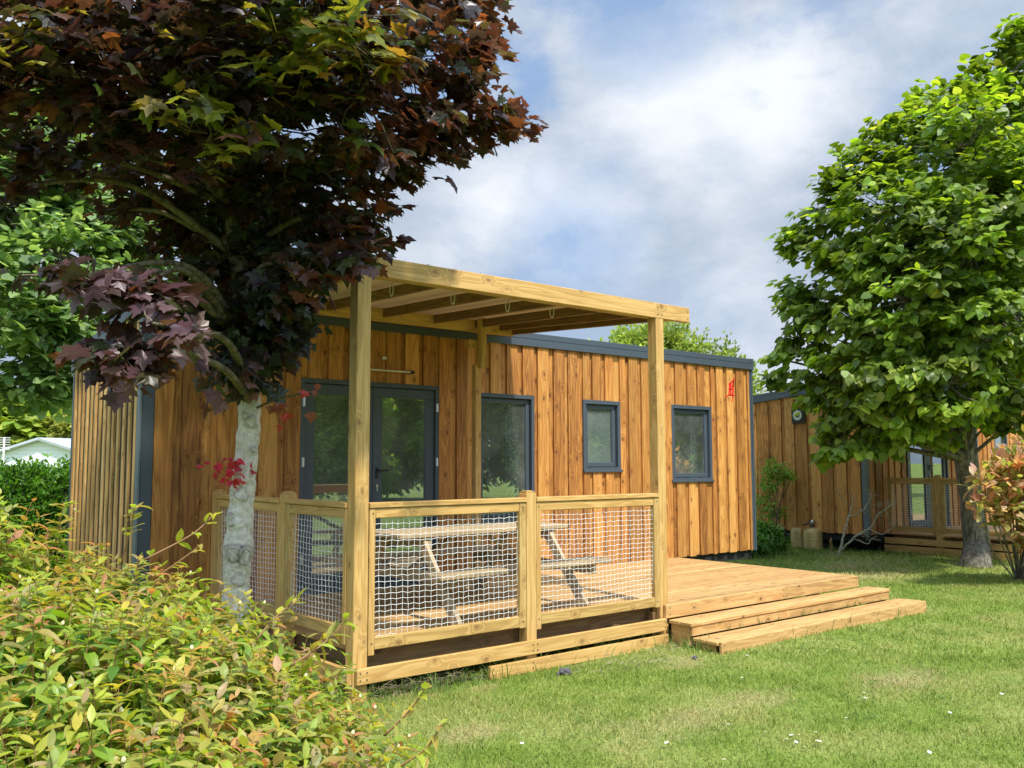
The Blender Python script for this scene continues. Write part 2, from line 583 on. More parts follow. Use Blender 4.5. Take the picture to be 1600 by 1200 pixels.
def spline(ctrl, n=10):
    """Catmull-Rom through control points"""
    c = np.asarray(ctrl, float)
    c = np.vstack([2 * c[0] - c[1], c, 2 * c[-1] - c[-2]])
    out = []
    for i in range(1, len(c) - 2):
        for t in np.linspace(0, 1, n, endpoint=False):
            a, b, d, e = c[i - 1], c[i], c[i + 1], c[i + 2]
            out.append(.5 * ((2 * b) + (d - a) * t + (2 * a - 5 * b + 4 * d - e) * t * t + (-a + 3 * b - 3 * d + e) * t ** 3))
    out.append(c[-2])
    return np.array(out)


# ------------------------------------------------------------------ foliage
def halves(outline_r, mid):
    """leaf template made of two halves sharing the midrib"""
    pass


def tpl_maple():
    h = [(.12, -.07), (.36, -.10), (.33, .06), (.52, .13), (.70, .36), (.47, .37), (.31, .43), (.36, .62), (.17, .66), (0, 1.0)]
    P = [(0, 0)] + h + [(-x, y) for x, y in h[:-1]][::-1]
    P = [(0, .36)] + P
    V = np.array([(x, y, -.30 * x * x - .22 * max(y - .3, 0) ** 2 + .03 * math.sin(9 * x + 5 * y)) for x, y in P])
    n = len(P) - 1
    F = np.array([(0, 1 + i, 1 + (i + 1) % n) for i in range(n)])
    return V, F


def tpl_lime():
    h = [(.20, -.06), (.43, .08), (.50, .36), (.34, .72), (0, 1.08)]
    P = [(0, .38), (0, 0.04)] + h + [(-x, y) for x, y in h[:-1]][::-1]
    V = np.array([(x, y, .10 * abs(x) - .28 * x * x - .30 * max(y - .35, 0) ** 2) for x, y in P])
    n = len(P) - 1
    return V, np.array([(0, 1 + i, 1 + (i + 1) % n) for i in range(n)])


def tpl_lance(w=.17, droop=.35):
    rows = [(0, 0), (.25, .75), (.5, 1.0), (.78, .62), (1.0, 0)]
    V, F = [(0, 0, 0)], []
    for t, k in rows[1:-1]:
        z = -droop * t * t
        V += [(-w * k, t, z + .045), (0, t, z), (w * k, t, z + .045)]
    V.append((0, 1.0, -droop))
    F = [(0, 2, 1), (0, 3, 2)]
    for i in (1, 4):
        for a in (0, 1):
            F += [(i + a, i + a + 1, i + a + 4), (i + a, i + a + 4, i + a + 3)]
    F += [(7, 8, 10), (8, 9, 10)]
    return np.array(V, float), np.array(F)


def tpl_quad():
    V = np.array([(0, 0, 0), (.32, .45, .05), (0, 1, -.12), (-.32, .45, .05)], float)
    return V, np.array([(0, 1, 2), (0, 2, 3)])


T_MAPLE, T_LIME, T_LANCE, T_QUAD = tpl_maple(), tpl_lime(), tpl_lance(.21), tpl_quad()
T_OVAL = tpl_lance(.24, .2)


def nrm(a):
    return a / np.maximum(np.linalg.norm(a, axis=-1, keepdims=True), 1e-9)


def leaves(name, pos, dirs, nors, sizes, cols, tpl, mat, parent, curlvar=0.3):
    """one mesh holding every leaf of one crown"""
    V, F = tpl
    n = len(pos)
    dirs = nrm(dirs)
    X = nrm(np.cross(dirs, nors))
    Z = np.cross(X, dirs)
    sz = sizes[:, None, None]
    wob = 1 + (rng.random(n) - .5)[:, None, None] * curlvar
    cz = (-.3 + 2.8 * rng.random(n))[:, None, None]
    P = pos[:, None, :] + sz * (V[None, :, 0:1] * wob * X[:, None, :] + V[None, :, 1:2] * dirs[:, None, :] + V[None, :, 2:3] * cz * Z[:, None, :])
    Fa = F[None] + (np.arange(n) * len(V))[:, None, None]
    C = np.repeat(cols[:, None, :], len(V), axis=1).reshape(-1, 3)
    return raw_mesh(name, P.reshape(-1, 3), Fa.reshape(-1, 3), mat, parent, col=C, smooth=False)


def rand_unit(n):
    v = rng.normal(size=(n, 3))
    return nrm(v)


def crown_points(lobes, n_twigs, per, spray=.22, shell=.55, flat=.5, out_bias=.8, droop=.3, core=None):
    """lobes: rows (x,y,z,rx,ry,rz). Twigs near each lobe's skin, a flat spray of leaves along each twig."""
    L = np.array(lobes, float)
    w = (L[:, 3] * L[:, 4] + L[:, 3] * L[:, 5] + L[:, 4] * L[:, 5])
    pick = rng.choice(len(L), size=n_twigs, p=w / w.sum())
    u = rand_unit(n_twigs)
    rr = shell + (1 - shell) * rng.random(n_twigs) ** .7
    rr = np.where(rng.random(n_twigs) < .25, rng.random(n_twigs) ** .5, rr)
    tip = L[pick, :3] + u * L[pick, 3:6] * rr[:, None]
    cen = L[pick, :3] if core is None else (L[pick, :3] * .5 + np.asarray(core) * .5)
    outd = nrm(nrm(tip - cen) * out_bias + rand_unit(n_twigs) * .5 + np.array([0, 0, .12]))
    outd[:, 2] *= flat
    outd = nrm(outd)
    # leaves
    t = rng.random((n_twigs, per))
    side = nrm(np.cross(outd, np.array([0, 0, 1.0])) + 1e-6)
    lat = (rng.random((n_twigs, per)) - .5) * 1.1
    pos = tip[:, None, :] + outd[:, None, :] * ((t - .6) * spray * 1.5)[..., None] + side[:, None, :] * (lat * spray)[..., None]
    pos = pos + rng.normal(size=pos.shape) * spray * .13
    dirs = outd[:, None, :] * .8 + side[:, None, :] * (lat * 1.6)[..., None] + rng.normal(size=pos.shape) * .35
    dirs[..., 2] -= droop
    nor = np.array([0, 0, 1.0]) + rng.normal(size=pos.shape) * .38 + outd[:, None, :] * .35
    tw = np.repeat(np.arange(n_twigs), per)
    return pos.reshape(-1, 3), dirs.reshape(-1, 3), nor.reshape(-1, 3), tw, tip, outd, pick


def limbs(mb, start, tips, r0=.05, r1=.012, sag=.1, nseg=6):
    for tp in tips:
        s = np.asarray(start, float)
        e = np.asarray(tp, float)
        mid = s * .45 + e * .55 + rng.normal(size=3) * .10 * np.linalg.norm(e - s) * .6
        mid[2] += sag * np.linalg.norm(e - s)
        P = spline([s, mid, e], nseg)
        mb.tube(P, np.linspace(r0, r1, len(P)), 6, True)


def fbm(p, s, seed):
    """cheap smooth noise in [0,1] for colouring by clump"""
    r_ = np.random.default_rng(seed)
    out_ = np.zeros(len(p))
    for k in range(4):
        d = r_.normal(size=(3,)) * s * (1.6 ** k)
        out_ += np.sin(p @ d + r_.random() * 6.28) / (1.35 ** k)
    return .5 + .5 * out_ / 2.2

# ================================================================== THE SETTING
GZ = -0.12
mt, N = new_mat('lawn_soil')
pos = N.n('ShaderNodeNewGeometry').outputs['Position']


def lawn_color(N, pos):
    flat = N.vmath('MULTIPLY', pos, (1, 1, 0))
    a = N.noise(flat, 0.9, 4, 0.6, 0.3)
    b = N.noise(flat, 3.1, 4, 0.6)
    c = N.noise(N.vmath('ADD', flat, (13.0, 5.0, 0)), 0.42, 3, 0.55)
    g = N.mix(N.smooth(b, 0.3, 0.7), (.185, .265, .042), (.27, .345, .072))
    g = N.mix(N.smooth(a, 0.40, 0.66), g, (.34, .37, .11))
    dry = N.math('MULTIPLY', N.smooth(N.noise(flat, 1.7, 5, 0.62, 0.5), 0.58, 0.70), N.smooth(c, 0.40, 0.60))
    g = N.mix(N.math('MULTIPLY', dry, 0.5), g, (.46, .36, .17))
    d2 = None
    for (x, y, rx, ry) in DRY:
        q = N.vmath('LENGTH', N.vmath('MULTIPLY', N.vmath('SUBTRACT', flat, (x, y, 0)), (1 / rx, 1 / ry, 0)))
        k = N.smooth(N.math('ADD', q, N.math('ADD', N.math('MULTIPLY', N.math('SUBTRACT', b, .5), 1.8), N.math('MULTIPLY', N.math('SUBTRACT', N.noise(flat, 14.0, 4, .7), .5), 2.4))), 1.3, 0.1)
        d2 = k if d2 is None else N.math('MAXIMUM', d2, k)
    return N.mix(N.math('MULTIPLY', d2, 0.55), g, (.50, .40, .22))


def gp(px, py, z=GZ):
    d = (FWD + RIGHT * (px - 800) / F_PX - UP * (py - 600) / F_PX)
    t = (z - CAM[2]) / d[2]
    return CAM + d * t


DRY = [(*gp(735, 1150)[:2], .30, .20), (*gp(1410, 1060)[:2], .55, .35), (*gp(1070, 1035)[:2], .30, .15), (*gp(1060, 1130)[:2], .7, .3),
       (*gp(630, 1085)[:2], .35, .12), (*gp(1370, 900)[:2], 1.2, .5), (*gp(1180, 1090)[:2], .5, .25), (*gp(1060, 990)[:2], .25, .3),
       (*gp(1330, 885)[:2], .9, .4)]
lc = lawn_color(N, pos)
fine = N.noise(pos, 45.0, 4, 0.7)
lc = N.mix(1.0, lc, N.mix(N.smooth(fine, .3, .7), (.45, .5, .4), (.95, 1.0, .9)), 'MULTIPLY')
finish(N, principled(N, lc, 0.9, fine, 0.8, 0.03, 0.15))
M_LAWN = mt
mt, N = new_mat('grass_blade')
pos = N.n('ShaderNodeNewGeometry')
lc = lawn_color(N, pos.outputs['Position'])
rr = pos.outputs['Random Per Island']
lc = N.mix(1.0, lc, N.mix(rr, (.45, .58, .38), (1.55, 1.35, 1.6)), 'MULTIPLY')
p_ = principled(N, lc, 0.55, spec=0.35)
t_ = N.n('ShaderNodeBsdfTranslucent', {'Color': N.mix(1.0, lc, (1.2, 1.25, .8), 'MULTIPLY')})
finish(N, N.n('ShaderNodeMixShader', {0: .4, 1: p_, 2: t_.outputs[0]}).outputs[0])
M_BLADE = mt

# ground: fine grid near the camera, coarse to the horizon
gx = np.concatenate([[-1500, -400, -120, -50], np.linspace(-25, 35, 121), [60, 130, 400, 1500]])
gy = np.concatenate([[-1500, -400, -120, -60], np.linspace(-25, 35, 121), [60, 130, 400, 1500]])
GX, GY = np.meshgrid(gx, gy, indexing='ij')


def ground_z(x, y):
    w = np.exp(-((x - 8) ** 2 + (y - 6) ** 2) / 700)
    return GZ + w * (.012 * np.sin(x * 1.3 + y * .7) + .01 * np.sin(y * 2.1 - x * .6) + .006 * np.sin(x * 4.1 + y * 3.3))


GV = np.stack([GX, GY, ground_z(GX, GY)], -1).reshape(-1, 3)
n_, m_ = GX.shape
ii, jj = np.meshgrid(np.arange(n_ - 1), np.arange(m_ - 1), indexing='ij')
a_ = (ii * m_ + jj).ravel()
gf = np.stack([a_, a_ + m_, a_ + m_ + 1, a_ + 1], -1)
tag(raw_mesh('lawn', GV, gf, M_LAWN, smooth=True), kind='structure')


def pal0(n):
    c = np.array([(.10, .20, .035), (.14, .25, .045), (.07, .15, .03)])
    return c[rng.integers(0, 3, n)]


def cam_dl(x, y):
    fx, fy = FWD[0], FWD[1]
    k = math.hypot(fx, fy)
    return (x * fx + y * fy) / k, (x * RIGHT[0] + y * RIGHT[1])


def blades(name, n, dmin, dmax, h0, h1, w, keep=None, mat=None, lean=.5, base=None):
    if base is None:
        d = np.sqrt(dmin ** 2 + rng.random(n) * (dmax ** 2 - dmin ** 2))
        l = (rng.random(n) * 2 - 1) * .85 * d
        fx, fy = FWD[0] / math.hypot(FWD[0], FWD[1]), FWD[1] / math.hypot(FWD[0], FWD[1])
        x = d * fx + l * RIGHT[0]
        y = d * fy + l * RIGHT[1]
        ok = ~((x > 3.5) & (x < 10.1) & (y > 6.1) & (y < 11)) & ~((x > 2.8) & (x < 11.6) & (y > 9) & (y < 11)) & ~((x > 16.9) & (y > 6.3))
        x, y = x[ok], y[ok]
    else:
        x, y = base[:, 0], base[:, 1]
    n = len(x)
    z = ground_z(x, y) - .004
    P = np.stack([x, y, z], -1)
    if base is not None and base.shape[1] > 2:
        P[:, 2] = base[:, 2]
    h = h0 + (h1 - h0) * rng.random(n) ** 1.5
    a = rng.random(n) * 2 * math.pi
    sidev = np.stack([np.cos(a), np.sin(a), np.zeros(n)], -1)
    ln = rng.normal(size=(n, 3)) * lean
    ln[:, 2] = 0
    ww = w * (.6 + .8 * rng.random(n))
    mid = P + np.array([0, 0, 1.0]) * (h * .55)[:, None] + ln * (h * .35)[:, None]
    tip = P + np.array([0, 0, 1.0]) * (h * .92)[:, None] + ln * (h * 1.0)[:, None]
    V = np.stack([P - sidev * ww[:, None] / 2, P + sidev * ww[:, None] / 2, mid + sidev * ww[:, None] * .4, mid - sidev * ww[:, None] * .4, tip], 1)
    F = np.array([(0, 1, 2), (0, 2, 3), (3, 2, 4)])[None] + (np.arange(n) * 5)[:, None, None]
    return raw_mesh(name, V.reshape(-1, 3), F.reshape(-1, 3), mat or M_BLADE)


tag(blades('grass', 160000, 3.4, 8.2, .018, .052, .0055), kind='stuff')
tag(blades('grass', 165000, 8.2, 13.5, .02, .055, .008), kind='stuff')
tag(blades('grass', 115000, 13.5, 24, .03, .07, .016), kind='stuff')

# long uncut grass at the foot of the timber
M_LONG, N = new_mat('long_grass')
rr = N.n('ShaderNodeNewGeometry').outputs['Random Per Island']
lc = N.mix(rr, (.07, .15, .025), (.22, .32, .06))
p_ = principled(N, lc, 0.5, spec=0.35)
t_ = N.n('ShaderNodeBsdfTranslucent', {'Color': lc})
finish(N, N.n('ShaderNodeMixShader', {0: .4, 1: p_, 2: t_.outputs[0]}).outputs[0])
segs = [((3.35, 5.93), (6.65, 5.93), 420, .12), ((3.25, 5.9), (3.2, 8.4), 300, .1), ((3.5, 5.72), (4.6, 5.76), 90, .05), ((6.66, 5.45), (6.72, 5.8), 70, .08),
        ((6.6, 5.25), (10.4, 5.2), 110, .04), ((10.3, 5.5), (10.25, 8.6), 200, .08), ((10.2, 8.8), (13.2, 8.9), 500, .25),
        ((13.5, 9.6), (16.2, 9.9), 900, .35), ((16.3, 9.0), (16.66, 6.4), 260, .12), ((2.6, 8.5), (3.3, 8.55), 100, .1), ((15.6, 6.7), (16.2, 7.0), 120, .2)]
B = []
for a, b, n, w in segs:
    t = rng.random(n)[:, None]
    B.append(np.array(a) * (1 - t) + np.array(b) * t + rng.normal(size=(n, 2)) * w)
o = blades('long_grass', 0, 0, 0, .05, .21, .007, mat=M_LONG, lean=.45, base=np.concatenate(B))
tag(o, kind='stuff')
# weeds growing through the lower step
B = []
for px in (1137, 1142, 1160, 1190, 1205, 1222, 1262, 1275, 1290, 1302, 1333, 1338, 1350, 1358, 1395):
    p = gp(px, 985 - (px - 1130) * .17, 0.0)
    B.append(np.array([p[0], 5.53, 0.0]) + rng.normal(size=(6, 3)) * (.02, .012, 0))
tag(blades('grass_tufts', 0, 0, 0, .03, .09, .006, mat=M_LONG, lean=.5, base=np.concatenate(B)), kind='stuff')
# clover and small weeds in the turf
M_CLOV = plain('clover_leaf', (.10, .20, .04), .6, var=.3, scale=8)
cs = []
for _ in range(150):
    d_ = 4.2 + 9 * rng.random() ** 1.3
    l_ = (rng.random() * 2 - 1) * .7 * d_
    q = np.array([FWD[0], FWD[1]]) / math.hypot(FWD[0], FWD[1]) * d_ + RIGHT[:2] * l_
    if 3.2 < q[0] < 10.7 and q[1] > 5.1: continue
    k = rng.integers(15, 60)
    cs.append(q + rng.normal(size=(k, 2)) * rng.uniform(.04, .13))
cs = np.concatenate(cs)
n = len(cs)
cz_ = ground_z(cs[:, 0], cs[:, 1]) + .016 + .02 * rng.random(n)
tag(leaves('clover', np.column_stack([cs, cz_]), rng.normal(size=(n, 3)) * (1, 1, .15), rng.normal(size=(n, 3)) * .25 + (0, 0, 1), .014 + .012 * rng.random(n), pal0(n), T_OVAL, M_SHRUB, None), kind='stuff')
# dry clippings raked into little heaps
M_HAY = plain('dry_grass', (.46, .40, .24), 0.8, var=0.3, scale=30)
mb = MB()
for (px, py, n, sx, sy) in [(1085, 1010, 130, .28, .10), (1060, 985, 110, .12, .16), (620, 1078, 150, .28, .08), (960, 1040, 40, .22, .08), (1340, 885, 260, .55, .28), (1300, 872, 90, .3, .2), (1000, 1042, 30, .2, .06), (1510, 880, 120, .7, .25), (700, 1066, 60, .2, .06)]:
    c = gp(px, py)
    for i in range(n):
        q = c + np.array([*(rng.normal(size=2) * (sx, sy)), .012 + rng.random() * .03])
        a = rng.random() * 6.28
        L = .05 + rng.random() * .1
        d = np.array([math.cos(a), math.sin(a), rng.normal() * .25]) * L
        mb.tube([q, q + d * .5 + (0, 0, .008), q + d + rng.normal(size=3) * .012], .0016, 3, False)
tag(mb.build('grass_clippings', M_HAY), kind='stuff')


# ================================================================== CABINS
def cut(a, b, z0, z1, openings, gap=0.0):
    """vertical pieces of a board spanning a..b that are not inside an opening"""
    spans = [(z0, z1)]
    for (x0, x1, q0, q1) in openings:
        if b > x0 + .004 and a < x1 - .004:
            new = []
            for s0, s1 in spans:
                if q0 > s0: new.append((s0, min(q0, s1)))
                if q1 < s1: new.append((max(q1, s0), s1))
            spans = [(p, q) for p, q in new if q - p > .01]
    return spans


def board_edges(x0, x1, openings, seed, wa=(.150, .195), wb=(.055, .095)):
    r_ = random.Random(seed)
    e, kind, x = [x0], [], x0
    k = 0
    while x < x1 - .08:
        x += r_.uniform(*wa) if k % 2 == 0 else r_.uniform(*wb)
        e.append(min(x, x1))
        kind.append(k % 2)
        k += 1
    if e[-1] < x1:
        e.append(x1); kind.append(k % 2)
    for (a, b, _, _) in openings:
        for q in (a, b):
            i = min(range(1, len(e) - 1), key=lambda i: abs(e[i] - q))
            e[i] = q
    return e, kind


def glazed(name, parent, O, x0, x1, z0, z1, fr, sash, wy=8.65, handle=False, sill=True, grey=M_GREY, mesh_pane=None):
    """window or door leaf set in the front wall"""
    b = MB()
    y0, y1 = wy - .022, wy + .085
    b.box(x0, x1, y0, y1, z1 - fr, z1, .003)
    b.box(x0, x1, y0, y1, z0, z0 + fr, .003)
    b.box(x0, x0 + fr, y0 + .001, y1, z0 + fr, z1 - fr, .003)
    b.box(x1 - fr, x1, y0 + .001, y1, z0 + fr, z1 - fr, .003)
    b.V = [v + O for v in b.V]
    w = b.build(name, grey, parent)
    s = MB()
    a0, a1, c0, c1 = x0 + fr + .006, x1 - fr - .006, z0 + fr + .006, z1 - fr - .006
    ys, ye = wy + .022, wy + .07
    s.box(a0, a1, ys, ye, c1 - sash, c1, .005)
    s.box(a0, a1, ys, ye, c0, c0 + sash, .005)
    s.box(a0, a0 + sash, ys + .001, ye, c0 + sash, c1 - sash, .005)
    s.box(a1 - sash, a1, ys + .001, ye, c0 + sash, c1 - sash, .005)
    s.V = [v + O for v in s.V]
    s.build('sash', grey, w)
    g = MB()
    g.box(a0 + sash - .004, a1 - sash + .004, wy + .045, wy + .050, c0 + sash - .004, c1 - sash + .004, .0005)
    g.V = [v + O for v in g.V]
    g.build('pane', mesh_pane or M_GLASS, w)
    if sill:
        t = MB()
        t.box(x0 - .012, x1 + .012, wy - .045, wy - .023, z0 - .012, z0 + .018, .003)
        t.V = [v + O for v in t.V]
        t.build('sill', grey, w)
    return w


def mv(b, O):
    b.V = [v + O for v in b.V]
    return b


def cabin(O, label, slats, depth, drop, seed):
    O = np.asarray(O, float)
    root = empty('wooden_cabin', O + (7.3, 8.65, GZ), label, 'cabin', 'timber cabins with grey roof trim')
    X0, X1, WY, Z0, Z1 = 2.62, 12.03, 8.65, .25, 3.10
    BY = WY + depth
    win = [(6.54, 7.44, .90, 2.46), (8.30, 9.005, 1.495, 2.45), (10.075, 10.995, 1.335, 2.455)]
    door = (4.22, 5.97, .27, 2.505)
    ops = win + [door]
    # backing wall
    b = MB()
    xs = sorted(set([X0 + .05, X1 - .03] + [v for q in ops for v in q[:2]]))
    for a, c in zip(xs[:-1], xs[1:]):
        for (p, q) in cut(a, c, Z0 + .01, Z1, ops):
            b.box(a, c, WY + .03, WY + .10, p, q, .0005)
    mv(b, O).build('wall_core', M_UNDER, root)
    # board cladding
    b = MB()
    e, kd = board_edges(X0 + .115, X1 - .075, ops, seed)
    for i, k in enumerate(kd):
        a, c = e[i], e[i + 1]
        if c - a < .012: continue
        for (p, q) in cut(a, c, Z0, Z1 - .004, ops):
            top = q if q < Z1 - .1 else q
            if k == 0:
                b.box(a + .001, c - .001, WY - .020 + random.uniform(-.003, .002), WY + .006, p - random.uniform(0, .012) * (p < Z0 + .01), top, .0025, 2)
            else:
                b.box(a - .008 if i else a, c + .008 if i < len(kd) - 1 else c, WY + .008, WY + .029, p, top, .002, 2)
    mv(b, O).build('board_wall', M_CLAD, root)
    # roof trim (two steps), rake and corner posts
    b = MB()
    b.box(X0 - .05, X1 + .012, WY - .05, WY + .03, Z1 - .015, Z1 + .075, .003, 0)
    b.box(X0 - .05, X1 + .012, WY - .035, WY + .05, Z1 + .083, Z1 + .160, .003, 0)
    b.box(X0 - .05, X1 + .010, WY - .02, WY + .05, Z1 + .074, Z1 + .084, .0005, 0)
    b.box(X1 - .045, X1 + .016, WY - .054, WY + .06, Z1 - .02, Z1 + .163, .003, 2)
    zb = Z1 - drop
    b.bar((X0 - .035, WY - .02, Z1 + .03), (X0 - .035, BY + .03, zb + .03), .03, .09)
    b.bar((X0 - .03, WY - .01, Z1 + .118), (X0 - .03, BY + .04, zb + .118), .03, .07)
    b.bar((X1 - .0, WY + .03, Z1 + .03), (X1 - .0, BY + .03, zb + .03), .03, .09)
    mv(b, O).build('roof_trim', M_GREY, root)
    b = MB()
    n = 34
    for i in range(n):
        a = X0 - .02 + (X1 - X0 + .02) * i / n
        b.bar((a, WY + .06, Z1 + .120), (a, BY + .02, zb + .120), .03, .035)
    b.bar(((X0 + X1) / 2, WY + .055, Z1 + .085), ((X0 + X1) / 2, BY + .02, zb + .085), X1 - X0 - .02, .05)
    mv(b, O).build('roof', M_ROOF, root)
    b = MB()
    b.box(X1 - .075, X1 - .035, WY - .024, WY + .05, Z0 - .01, Z1 - .018, .002, 2)
    b.box(X1 - .036, X1 - .030, WY - .015, WY + .05, Z0 - .01, Z1 - .018, .0005, 2)
    b.box(X1 - .031, X1 + .006, WY - .034, WY + .06, Z0 - .015, Z1 - .018, .003, 2)
    mv(b, O).build('corner_trim', M_GREY, root)
    b = MB()
    b.box(X0 + .001, X0 + .112, WY - .022, WY + .04, Z0 - .01, Z1 - .018, .003, 2)
    mv(b, O).build('corner_trim', M_GREY, root)
    b = MB()
    b.box(X0 - .022, X0 + .03, BY - .02, BY + .03, Z0 - .01, zb - .01, .003, 2)
    mv(b, O).build('corner_trim', M_GREY, root)
    b = MB()
    b.box(X0 - .024, X0 - .002, WY - .030, WY + .062, Z0 - .012, Z1 - .018, .003, 2)
    mv(b, O).build('light_corner_trim', M_GREYL, root)
    # end wall
    b = MB()
    if slats:
        y = WY + .085
        while y < BY - .06:
            zt = Z1 - drop * (y - WY) / depth - .012
            b.box(X0 - .024 + random.uniform(-.005, .003), X0 - .0025, y, y + .060, Z0, zt, .003, 2)
            y += .172 + random.uniform(-.014, .014)
        mv(b, O).build('slat_wall', M_SLAT, root)
        b = MB()
        b.box(X0 - .002, X0 + .05, WY + .07, BY - .02, Z0, zb - .02, .001, 2)
        b.bar((X0 + .0245, WY + .09, Z1 - .10), (X0 + .0245, BY - .02, zb - .09), .05, .2)
        mv(b, O).build('slat_backing', M_SLATB, root)
        v = MB()
        v.box(X0 - .03, X0 + .0, WY + .93, WY + 1.03, 2.32, 2.50, .004)
        v.tube([O * 0 + (X0 - .035, WY + .98, 2.44), (X0 - .05, WY + .98, 2.44)], .022, 10)
        mv(v, O).build('vent', M_BLACK, root)
    else:
        y, k = WY + .09, 0
        while y < BY - .08:
            w = random.uniform(.19, .23) if k % 2 == 0 else random.uniform(.07, .1)
            zt = Z1 - drop * (y - WY) / depth - .015
            if k % 2 == 0:
                b.box(X0 - .014, X0 + .012, y, y + w, Z0 - random.uniform(0, .012), zt - .01, .002, 2)
            else:
                b.box(X0 + .014, X0 + .034, y - .008, y + w + .008, Z0, zt - .01, .002, 2)
            y += w
            k += 1
        mv(b, O).build('end_board_wall', M_CLAD, root)
        lamp = MB()
        yc, zc = 10.02, 2.56
        lamp.box(X0 - .06, X0 - .016, yc - .15, yc + .15, zc - .16, zc + .15, .006)
        f0 = mv(lamp, O).build('flue_box', M_BLACK, root)
        d = MB()
        d.tube([(X0 - .061, yc, zc), (X0 - .085, yc, zc)], .10, 20)
        mv(d, O).build('flue_ring', M_CHROME, f0)
        d = MB()
        d.tube([(X0 - .086, yc, zc), (X0 - .10, yc, zc)], .045, 16)
        mv(d, O).build('flue_outlet', M_GREY, f0)
        v = MB()
        v.box(X0 - .05, X0 - .016, 9.52, 9.72, 2.74, 2.90, .005)
        mv(v, O).build('vent', M_BLACK, root)
    # body: other walls, floor, interior
    b = MB()
    b.box(X0 + .035, X1, BY - .06, BY, Z0, zb, .002)
    b.box(X1 - .035, X1 - .001, WY + .11, BY - .061, Z0, zb - .02, .002)
    b.bar((X1 - .018, WY + .11, Z1 - .09 - .0), (X1 - .018, BY - .07, zb - .09), .03, .16)
    mv(b, O).build('rear_wall', M_CLAD, root)
    b = MB()
    b.box(X0 + .05, X1 - .02, WY + .05, BY - .02, Z0 - .14, Z0 - .002, .002)
    for q in (3.6, 6.0, 8.6, 11.2):
        for yy in (WY + .5, BY - .45):
            b.box(q - .1, q + .1, yy - .1, yy + .1, GZ - .02, Z0 - .141, .003)
    mv(b, O).build('chassis', M_UNDER, root)
    b = MB()
    b.box(X0 + .075, X1 - .04, WY + .101, BY - .07, Z0 + .001, Z0 + .035, .001)
    mv(b, O).build('interior_floor', M_INTF, root)
    b = MB()
    b.box(X0 + .075, X1 - .04, BY - .10, BY - .062, Z0 + .036, zb - .05, .001)
    b.box(X0 + .072, X0 + .10, WY + .102, BY - .105, Z0 + .036, zb - .06, .001)
    b.box(7.62, 7.68, WY + .102, BY - .105, Z0 + .036, zb - .06, .001)
    b.box(9.55, 9.61, WY + .102, BY - .105, Z0 + .036, zb - .06, .001)
    b.box(X0 + .11, X1 - .05, WY + .105, BY - .11, zb - .055, zb - .03, .001)
    mv(b, O).build('interior_wall', M_INT, root)
    # windows and doors
    w1 = glazed('window', root, O, *win[0], .048, .055)
    w2 = glazed('window', root, O, *win[1], .052, .062, mesh_pane=None)
    w3 = glazed('window', root, O, *win[2], .052, .062)
    bl = MB()
    bl.box(8.36, 8.95, 8.712, 8.719, 1.55, 2.40, .001)
    mv(bl, O).build('blind', M_BLIND, w2)
    xm = 5.10
    fr = MB()
    x0, x1, z0, z1 = door
    fr.box(x0, x1, WY - .024, WY + .09, z1 - .05, z1, .003)
    fr.box(x0, x0 + .05, WY - .023, WY + .09, z0, z1 - .05, .003)
    fr.box(x1 - .05, x1, WY - .023, WY + .09, z0, z1 - .05, .003)
    fr.box(x0, x1, WY - .04, WY + .09, z0 - .02, z0 + .02, .003)
    dframe = mv(fr, O).build('door_frame', M_GREY, root)
    for (a, c, hand) in ((x0 + .055, xm - .003, 0), (xm + .003, x1 - .055, 1)):
        s = MB()
        k = .115
        s.box(a, c, WY + .0, WY + .055, z1 - .05 - k, z1 - .055, .005)
        s.box(a, c, WY + .0, WY + .055, z0 + .022, z0 + .022 + k + .03, .005)
        s.box(a, a + k, WY + .001, WY + .055, z0 + .05 + k, z1 - .05 - k, .005)
        s.box(c - k, c, WY + .001, WY + .055, z0 + .05 + k, z1 - .05 - k, .005)
        dl = mv(s, O).build('door', M_GREY, root)
        g = MB()
        g.box(a + k - .004, c - k + .004, WY + .025, WY + .03, z0 + .05 + k, z1 - .05 - k, .0005)
        mv(g, O).build('pane', M_GLASS, dl)
        hx = a - .022 if not hand else c + .022
        for hz in (.62, 1.62, 2.25):
            h = MB()
            h.tube([(hx, WY - .035, hz - .045), (hx, WY - .035, hz + .045)], .011, 8)
            h.box(hx - .014, hx + .014, WY - .030, WY - .020, hz - .05, hz + .05, .002)
            mv(h, O).build('hinge', M_CHROME, dl)
        if hand:
            h = MB()
            h.box(a + .035, a + .065, WY - .012, WY - .001, 1.44, 1.56, .003)
            h.tube([(a + .05, WY - .01, 1.53), (a + .05, WY - .05, 1.53), (a + .16, WY - .055, 1.53)], .010, 8)
            mv(h, O).build('handle', M_BLACK, dl)
            h = MB()
            h.tube([(a + .05, WY - .012, 1.36), (a + .05, WY - .002, 1.36)], .016, 12)
            h.box(a + .044, a + .056, WY - .016, WY - .003, 1.30, 1.36, .002)
            mv(h, O).build('lock', M_CHROME, dl)
    # tube lamp over the door
    h = MB()
    h.tube([(4.86, WY - .10, 2.635), (5.52, WY - .10, 2.635)], .014, 10)
    la = mv(h, O).build('wall_lamp', M_CHROME, root)
    for q in (4.84, 5.54):
        h = MB()
        h.box(q - .03, q + .03, WY - .115, WY - .022, 2.618, 2.652, .004)
        mv(h, O).build('lamp_bracket', M_BLACK, la)
    h = MB()
    h.box(5.19, 5.235, WY - .05, WY - .021, 2.765, 2.795, .003)
    mv(h, O).build('sensor', M_WHITE, root)
